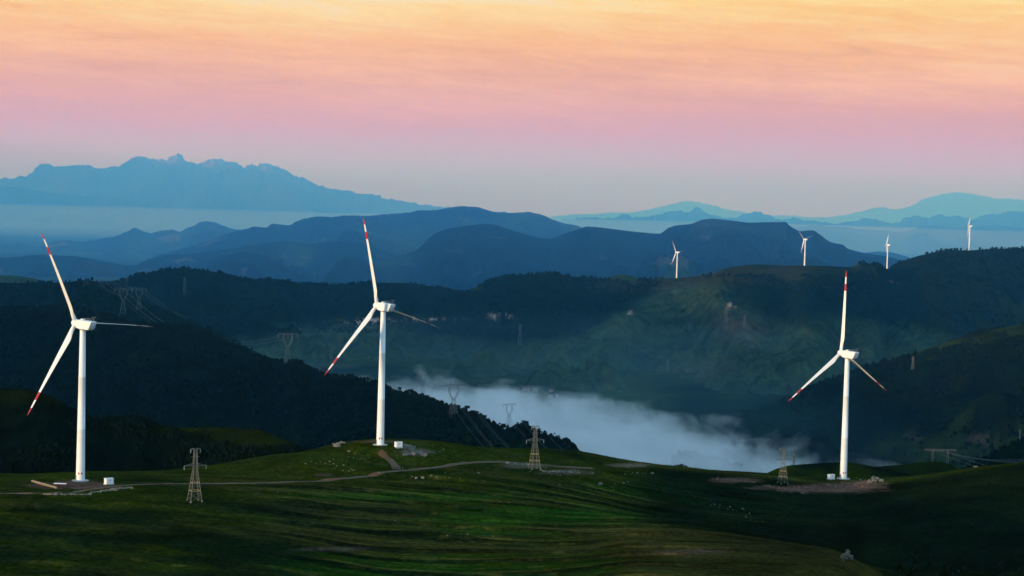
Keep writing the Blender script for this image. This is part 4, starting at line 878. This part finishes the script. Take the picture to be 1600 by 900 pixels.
def tree_meshes(seed, conifer=False):
    r = np.random.default_rng(seed); m = MB()
    m.beam((0, 0, 0), (0.03, 0.02, 0.55), 0.09, n=7, w2=0.05); m.beam((0.03, 0.02, 0.5), (0, 0, 0.92), 0.05, n=6, w2=0.01)
    for k in range(7):
        a = r.uniform(0, 6.28); z = r.uniform(0.3, 0.75); L = r.uniform(0.18, 0.3) * (1 - z * 0.5); m.beam((0.02, 0.01, z), (L * math.cos(a), L * math.sin(a), z + 0.15), 0.025, n=4, w2=0.008)
    tr = m.mesh('trunk'); tr.materials.append(M_bark)
    n = 1500
    if conifer:
        z = 0.12 + 0.88 * (1 - r.random(n) ** 0.55); rr = (1 - z) * 0.26 * (0.7 + 0.3 * np.sin(z * 60)) * np.sqrt(r.random(n)) + 0.01; a = r.random(n) * 6.28
        Cn = np.stack([rr * np.cos(a), rr * np.sin(a), z], -1)
    else:
        cs = np.stack([r.normal(0, 0.17, 14), r.normal(0, 0.17, 14), r.uniform(0.42, 0.88, 14)], -1); rad_ = r.uniform(0.1, 0.19, 14); i = r.integers(0, 14, n)
        d = r.normal(size=(n, 3)); d /= np.linalg.norm(d, axis=1)[:, None]; Cn = cs[i] + d * (rad_[i] * r.random(n) ** 0.4)[:, None] * np.array([1, 1, 0.75])
    s = 0.035; A = r.normal(size=(n, 3)); A /= np.linalg.norm(A, axis=1)[:, None]; B = np.cross(A, r.normal(size=(n, 3))); B /= np.linalg.norm(B, axis=1)[:, None]
    V = np.stack([Cn - A * s, Cn + B * s * 0.8, Cn + A * s, Cn - B * s * 0.8], 1).reshape(-1, 3)
    cr_ = mesh_np('crown', V, np.arange(4 * n).reshape(-1, 4), smooth=False); cr_.materials.append(M_leaf)
    return tr, cr_
TM = [tree_meshes(1), tree_meshes(2), tree_meshes(3)]; CM = [tree_meshes(4, True), tree_meshes(5, True)]
def tree(pos, h, meshes, label, group, name='tree'):
    r = empty(name, tuple(pos), random.uniform(0, 6.28)); r.scale = (h, h, h); set_meta(r, label, 'tree', group)
    link('trunk', meshes[0], None, r); link('crown', meshes[1], None, r)
for px, py, h in ((511, 590, 7), (545, 594, 9), (551, 594, 8), (575, 597, 7), (625, 611, 6), (641, 617, 8), (715, 641, 7), (728, 645, 9), (745, 652, 8), (755, 657, 7)):
    tree(P(px, py + 1, p_at('r_i', px, py)), h, random.choice(TM), 'single dark tree standing out on the crest of the wooded ridge beside the fog', 'trees standing out on the wooded crest')
for px, py, h in ((786, 673, 9), (806, 671, 7), (812, 670, 8), (819, 671, 11), (862, 686, 7), (872, 688, 6), (883, 694, 8), (889, 698, 6), (900, 708, 5)):
    tree(P(px, py + 1, p_at('r_i', px, py)), h, random.choice(TM), 'dark tree on the low end of the wooded crest, against the pale fog', 'trees at the low end of the wooded crest')
for px, py, h in ((1006, 731, 5), (1011, 731, 5.5), (1017, 732, 4.5), (1046, 733, 5), (1058, 734, 7), (1064, 734, 8), (1070, 735, 7), (992, 727, 4)):
    tree(P(px, py, 1900) , h * 0.8, random.choice(TM), 'dim tree half sunk in the fog just beyond the near grass ridge', 'trees half sunk in fog beyond the near ridge')
for k in range(16):
    px = random.uniform(1395, 1640); py = random.uniform(893, 925) - (px - 1395) * 0.06
    g = ground_hit(px, py); tree(g, random.uniform(5, 9), random.choice(CM), 'dark spruce in the black lower right corner', 'dark spruces in the lower right corner', 'spruce_tree')

# boulders and outcrops on the far slopes
def boulder(px, py, D, s, label, mat, sz=1.0):
    me = RM[random.randrange(7)].copy(); me.materials.clear(); b = P(px, py, D); o = link('boulder', me, mat); o.location = tuple(b); o.scale = (s, s, s * sz); o.rotation_euler = (0, 0, random.uniform(0, 6)); set_meta(o, label, 'boulder')
D_ = p_at('r_g', 1140, 480)
boulder(1140.5, 478, D_ - 12, 11, 'pale upright boulder catching light on the green hillside beyond the valley', M_rock, 2.0)
boulder(1149, 480, D_ - 12, 9, 'smaller reddish boulder right of the pale upright one', M_rockred, 1.2)
b = P(1527, 733, 1500)
V = []; F = []; off = 0
for k in range(16):
    me = RM[k % 7]; tv = np.array([v.co[:] for v in me.vertices]); tf = np.array([p.vertices[:] for p in me.polygons]); s = random.uniform(1.2, 2.6)
    V.append(tv * np.array([s, s, s * 2.2]) + b + np.array([random.uniform(-7, 8), random.uniform(-2, 2), random.uniform(-1, 1.5)])); F.append(tf + off); off += len(tv)
o = link('rock_outcrop', mesh_np('rock_outcrop', np.concatenate(V), np.concatenate(F), smooth=False), principled('rock_lit_orange', (0.50, 0.30, 0.17), 0.9, var=0.3, scale=0.5)); set_meta(o, 'jagged orange lit rock outcrop beyond the ridge, right of the portal pylon', 'rock outcrop')  # orange sunlight on the outcrop is painted into its rock colour

# ------------------------------------------------------------------ village at the head of the fog
def house(px, py, D, w, rz, label, roof):
    r = empty('house', tuple(P(px, py, D)), rz); set_meta(r, label, 'house', 'small houses of the valley village')
    m = MB(); w *= 0.5; m.box((0, 0, 1.2), (w, 5, 4.4)); wl = m.build('wall', M_wall, r)
    m = MB(); m.add([(-w / 2 - .4, -3, 3.4), (w / 2 + .4, -3, 3.4), (w / 2 + .4, 3, 3.4), (-w / 2 - .4, 3, 3.4), (-w / 2 - .4, 0, 5.0), (w / 2 + .4, 0, 5.0)], [(0, 1, 5, 4), (2, 3, 4, 5), (1, 2, 5), (3, 0, 4), (3, 2, 1, 0)]); m.build('roof', roof, r)
    for k in (-1, 0, 1):
        m = MB(); m.box((k * w * 0.3, -2.52, 1.8), (1.0, 0.1, 1.1)); m.build('window', M_grey, wl)
vill = [(766, 612, 12), (822, 610, 26), (836, 611, 18), (862, 612, 20), (874, 613, 16), (820, 618, 14), (826, 623, 12), (860, 620, 16), (870, 620, 10), (812, 636, 8), (776, 624, 16), (800, 616, 10)]
labs = ['white house alone at the left of the valley village', 'long pale house at the back of the village', 'long red roofed house beside the long pale one', 'red roofed house at the back right of the village', 'rightmost red roofed house of the village', 'small house in the middle row of the village', 'small red roofed house at the village centre', 'pale house in the right of the village', 'small pale house at the right end of the village', 'tiny bright house at the fog edge below the village', 'reddish house sunk in mist left of the village', 'small house between the white one and the long pale one']
for k, ((px, py, w), lb) in enumerate(zip(vill, labs)):
    D = 340 / max(1, (py - 323.5)) * FPX * 0.985
    house(px, py, D, w, random.uniform(-0.25, 0.25), lb, M_roofred if k % 2 or k == 6 else M_grey)

# ------------------------------------------------------------------ mist and haze
def vol_mat(name, dens, color, aniso=0.0, absorb=None):
    m = bpy.data.materials.new(name); m.use_nodes = True; t = m.node_tree; t.nodes.clear()
    o = N(t, 'ShaderNodeOutputMaterial'); v = N(t, 'ShaderNodeVolumePrincipled'); v.inputs['Density'].default_value = dens
    v.inputs['Color'].default_value = (*color, 1); v.inputs['Anisotropy'].default_value = aniso
    if absorb: v.inputs['Absorption Color'].default_value = (*absorb, 1)
    t.links.new(v.outputs[0], o.inputs['Volume']); return m, t, v
m_h, _, _ = vol_mat('haze', HAZE_DENSITY, HAZE_COLOR, 0.6, (1, 1, 1))
mb = MB(); mb.box((0, 18500, 520), (48000, 57000, 1260)); hz = mb.build('haze', m_h); set_meta(hz, 'thin blue morning haze filling the air over the hills', 'haze', kind='stuff')
m_v, _, _ = vol_mat('valley_mist', VMIST_DENSITY, (0.10, 0.52, 1.0), 0.6, (1, 1, 1))
mb = MB(); mb.box((0, 3375, 450), (24000, 3850, 1060)); mv = mb.build('valley_mist', m_v); set_meta(mv, 'faint blue mist in the air of the near valley', 'mist', kind='stuff')
m_m, _, _ = vol_mat('mist', MIST_DENSITY, MIST_COLOR, 0.6, (1, 1, 1))
mb = MB(); mb.box((0, 25850, 450), (44000, 41000, 1090)); mz = mb.build('mist', m_m); set_meta(mz, 'blue morning mist filling the far basin behind the dark ridge', 'mist', kind='stuff')
# even bank of low cloud lying in the far basin
m_s, _, _ = vol_mat('low_cloud', 1.5e-4, (0.86, 0.96, 1.0), 0.2)
XX, YY = np.meshgrid(np.linspace(-15000, 15000, 60), np.linspace(14500, 21200, 50))
edge = sstep(0, 3500, YY - 14500)
top = 40 + (185 * edge) + 12 * fbm(XX / 4000, YY / 4000, 4)
nr, nc = XX.shape
V = np.concatenate([np.stack([XX, YY, top], -1).reshape(-1, 3), np.stack([XX, YY, 0 * XX + 8], -1).reshape(-1, 3)])
Ft = grid_faces(nr, nc); Fb = Ft[:, ::-1] + nr * nc; idx = np.arange(nr * nc).reshape(nr, nc)
def wall(a): return np.stack([a[:-1], a[:-1] + nr * nc, a[1:] + nr * nc, a[1:]], -1)
Fs = np.concatenate([wall(idx[0]), wall(idx[-1])[:, ::-1], wall(idx[:, 0])[:, ::-1], wall(idx[:, -1])])
o = link('low_cloud', mesh_np('low_cloud', V, np.concatenate([Ft, Fb, Fs])), m_s); set_meta(o, 'flat bank of pale low cloud lying in the far basin', 'cloud', kind='stuff')
# valley fog: denser near the floor, torn at its edges
def fog_bank(name, c, size, dens, label, scale, rot=0.0, thr=0.42, col=(0.93, 0.97, 1.0)):
    m, t, v = vol_mat(name, 0, col, 0.0)
    g = N(t, 'ShaderNodeTexCoord'); sp = N(t, 'ShaderNodeSeparateXYZ'); t.links.new(g.outputs['Object'], sp.inputs[0])
    # object space: -1..1 across, 0..1 up
    nz = N(t, 'ShaderNodeTexNoise'); mp = N(t, 'ShaderNodeMapping'); mp.inputs['Scale'].default_value = scale; t.links.new(g.outputs['Object'], mp.inputs[0]); t.links.new(mp.outputs[0], nz.inputs['Vector'])
    nz.inputs['Scale'].default_value = 1.0; nz.inputs['Detail'].default_value = 4; nz.inputs['Roughness'].default_value = 0.55; nz.inputs['Distortion'].default_value = 0.5
    r2 = math_n(t, 'ADD', math_n(t, 'POWER', math_n(t, 'ABSOLUTE', sp.outputs[0]), 2), math_n(t, 'POWER', math_n(t, 'ABSOLUTE', sp.outputs[1]), 2))
    edge = math_n(t, 'SUBTRACT', 1.0, r2)
    n_ = math_n(t, 'SUBTRACT', nz.outputs['Fac'], thr)
    hgt = math_n(t, 'SUBTRACT', math_n(t, 'ADD', math_n(t, 'MULTIPLY', edge, 0.9), math_n(t, 'MULTIPLY', n_, 3.6)), sp.outputs[2])
    d = math_n(t, 'MULTIPLY', math_n(t, 'MINIMUM', math_n(t, 'MAXIMUM', math_n(t, 'MULTIPLY', hgt, 2.2), 0.0), 1.0), dens)
    t.links.new(d, v.inputs['Density'])
    mb = MB(); mb.box((0, 0, 0.5), (2, 2, 1)); o = mb.build(name, m); o.location = c; o.scale = size; o.rotation_euler = (0, 0, rot); set_meta(o, label, 'fog', kind='stuff'); return o
fog_bank('fog', (18, 2440, 4.5), (362, 860, 62), 0.0085, 'white fog bank lying in the valley bottom beyond the near ridge', (5.5, 9.0, 1.2), rot=rad(18))

fog_bank('thin_fog', (60, 3300, 4.0), (1500, 1500, 110), 0.00011, 'thin veil of mist over the green valley slopes above the white fog', (2.0, 2.0, 0.8), thr=0.5, col=(0.35, 0.82, 1.0))
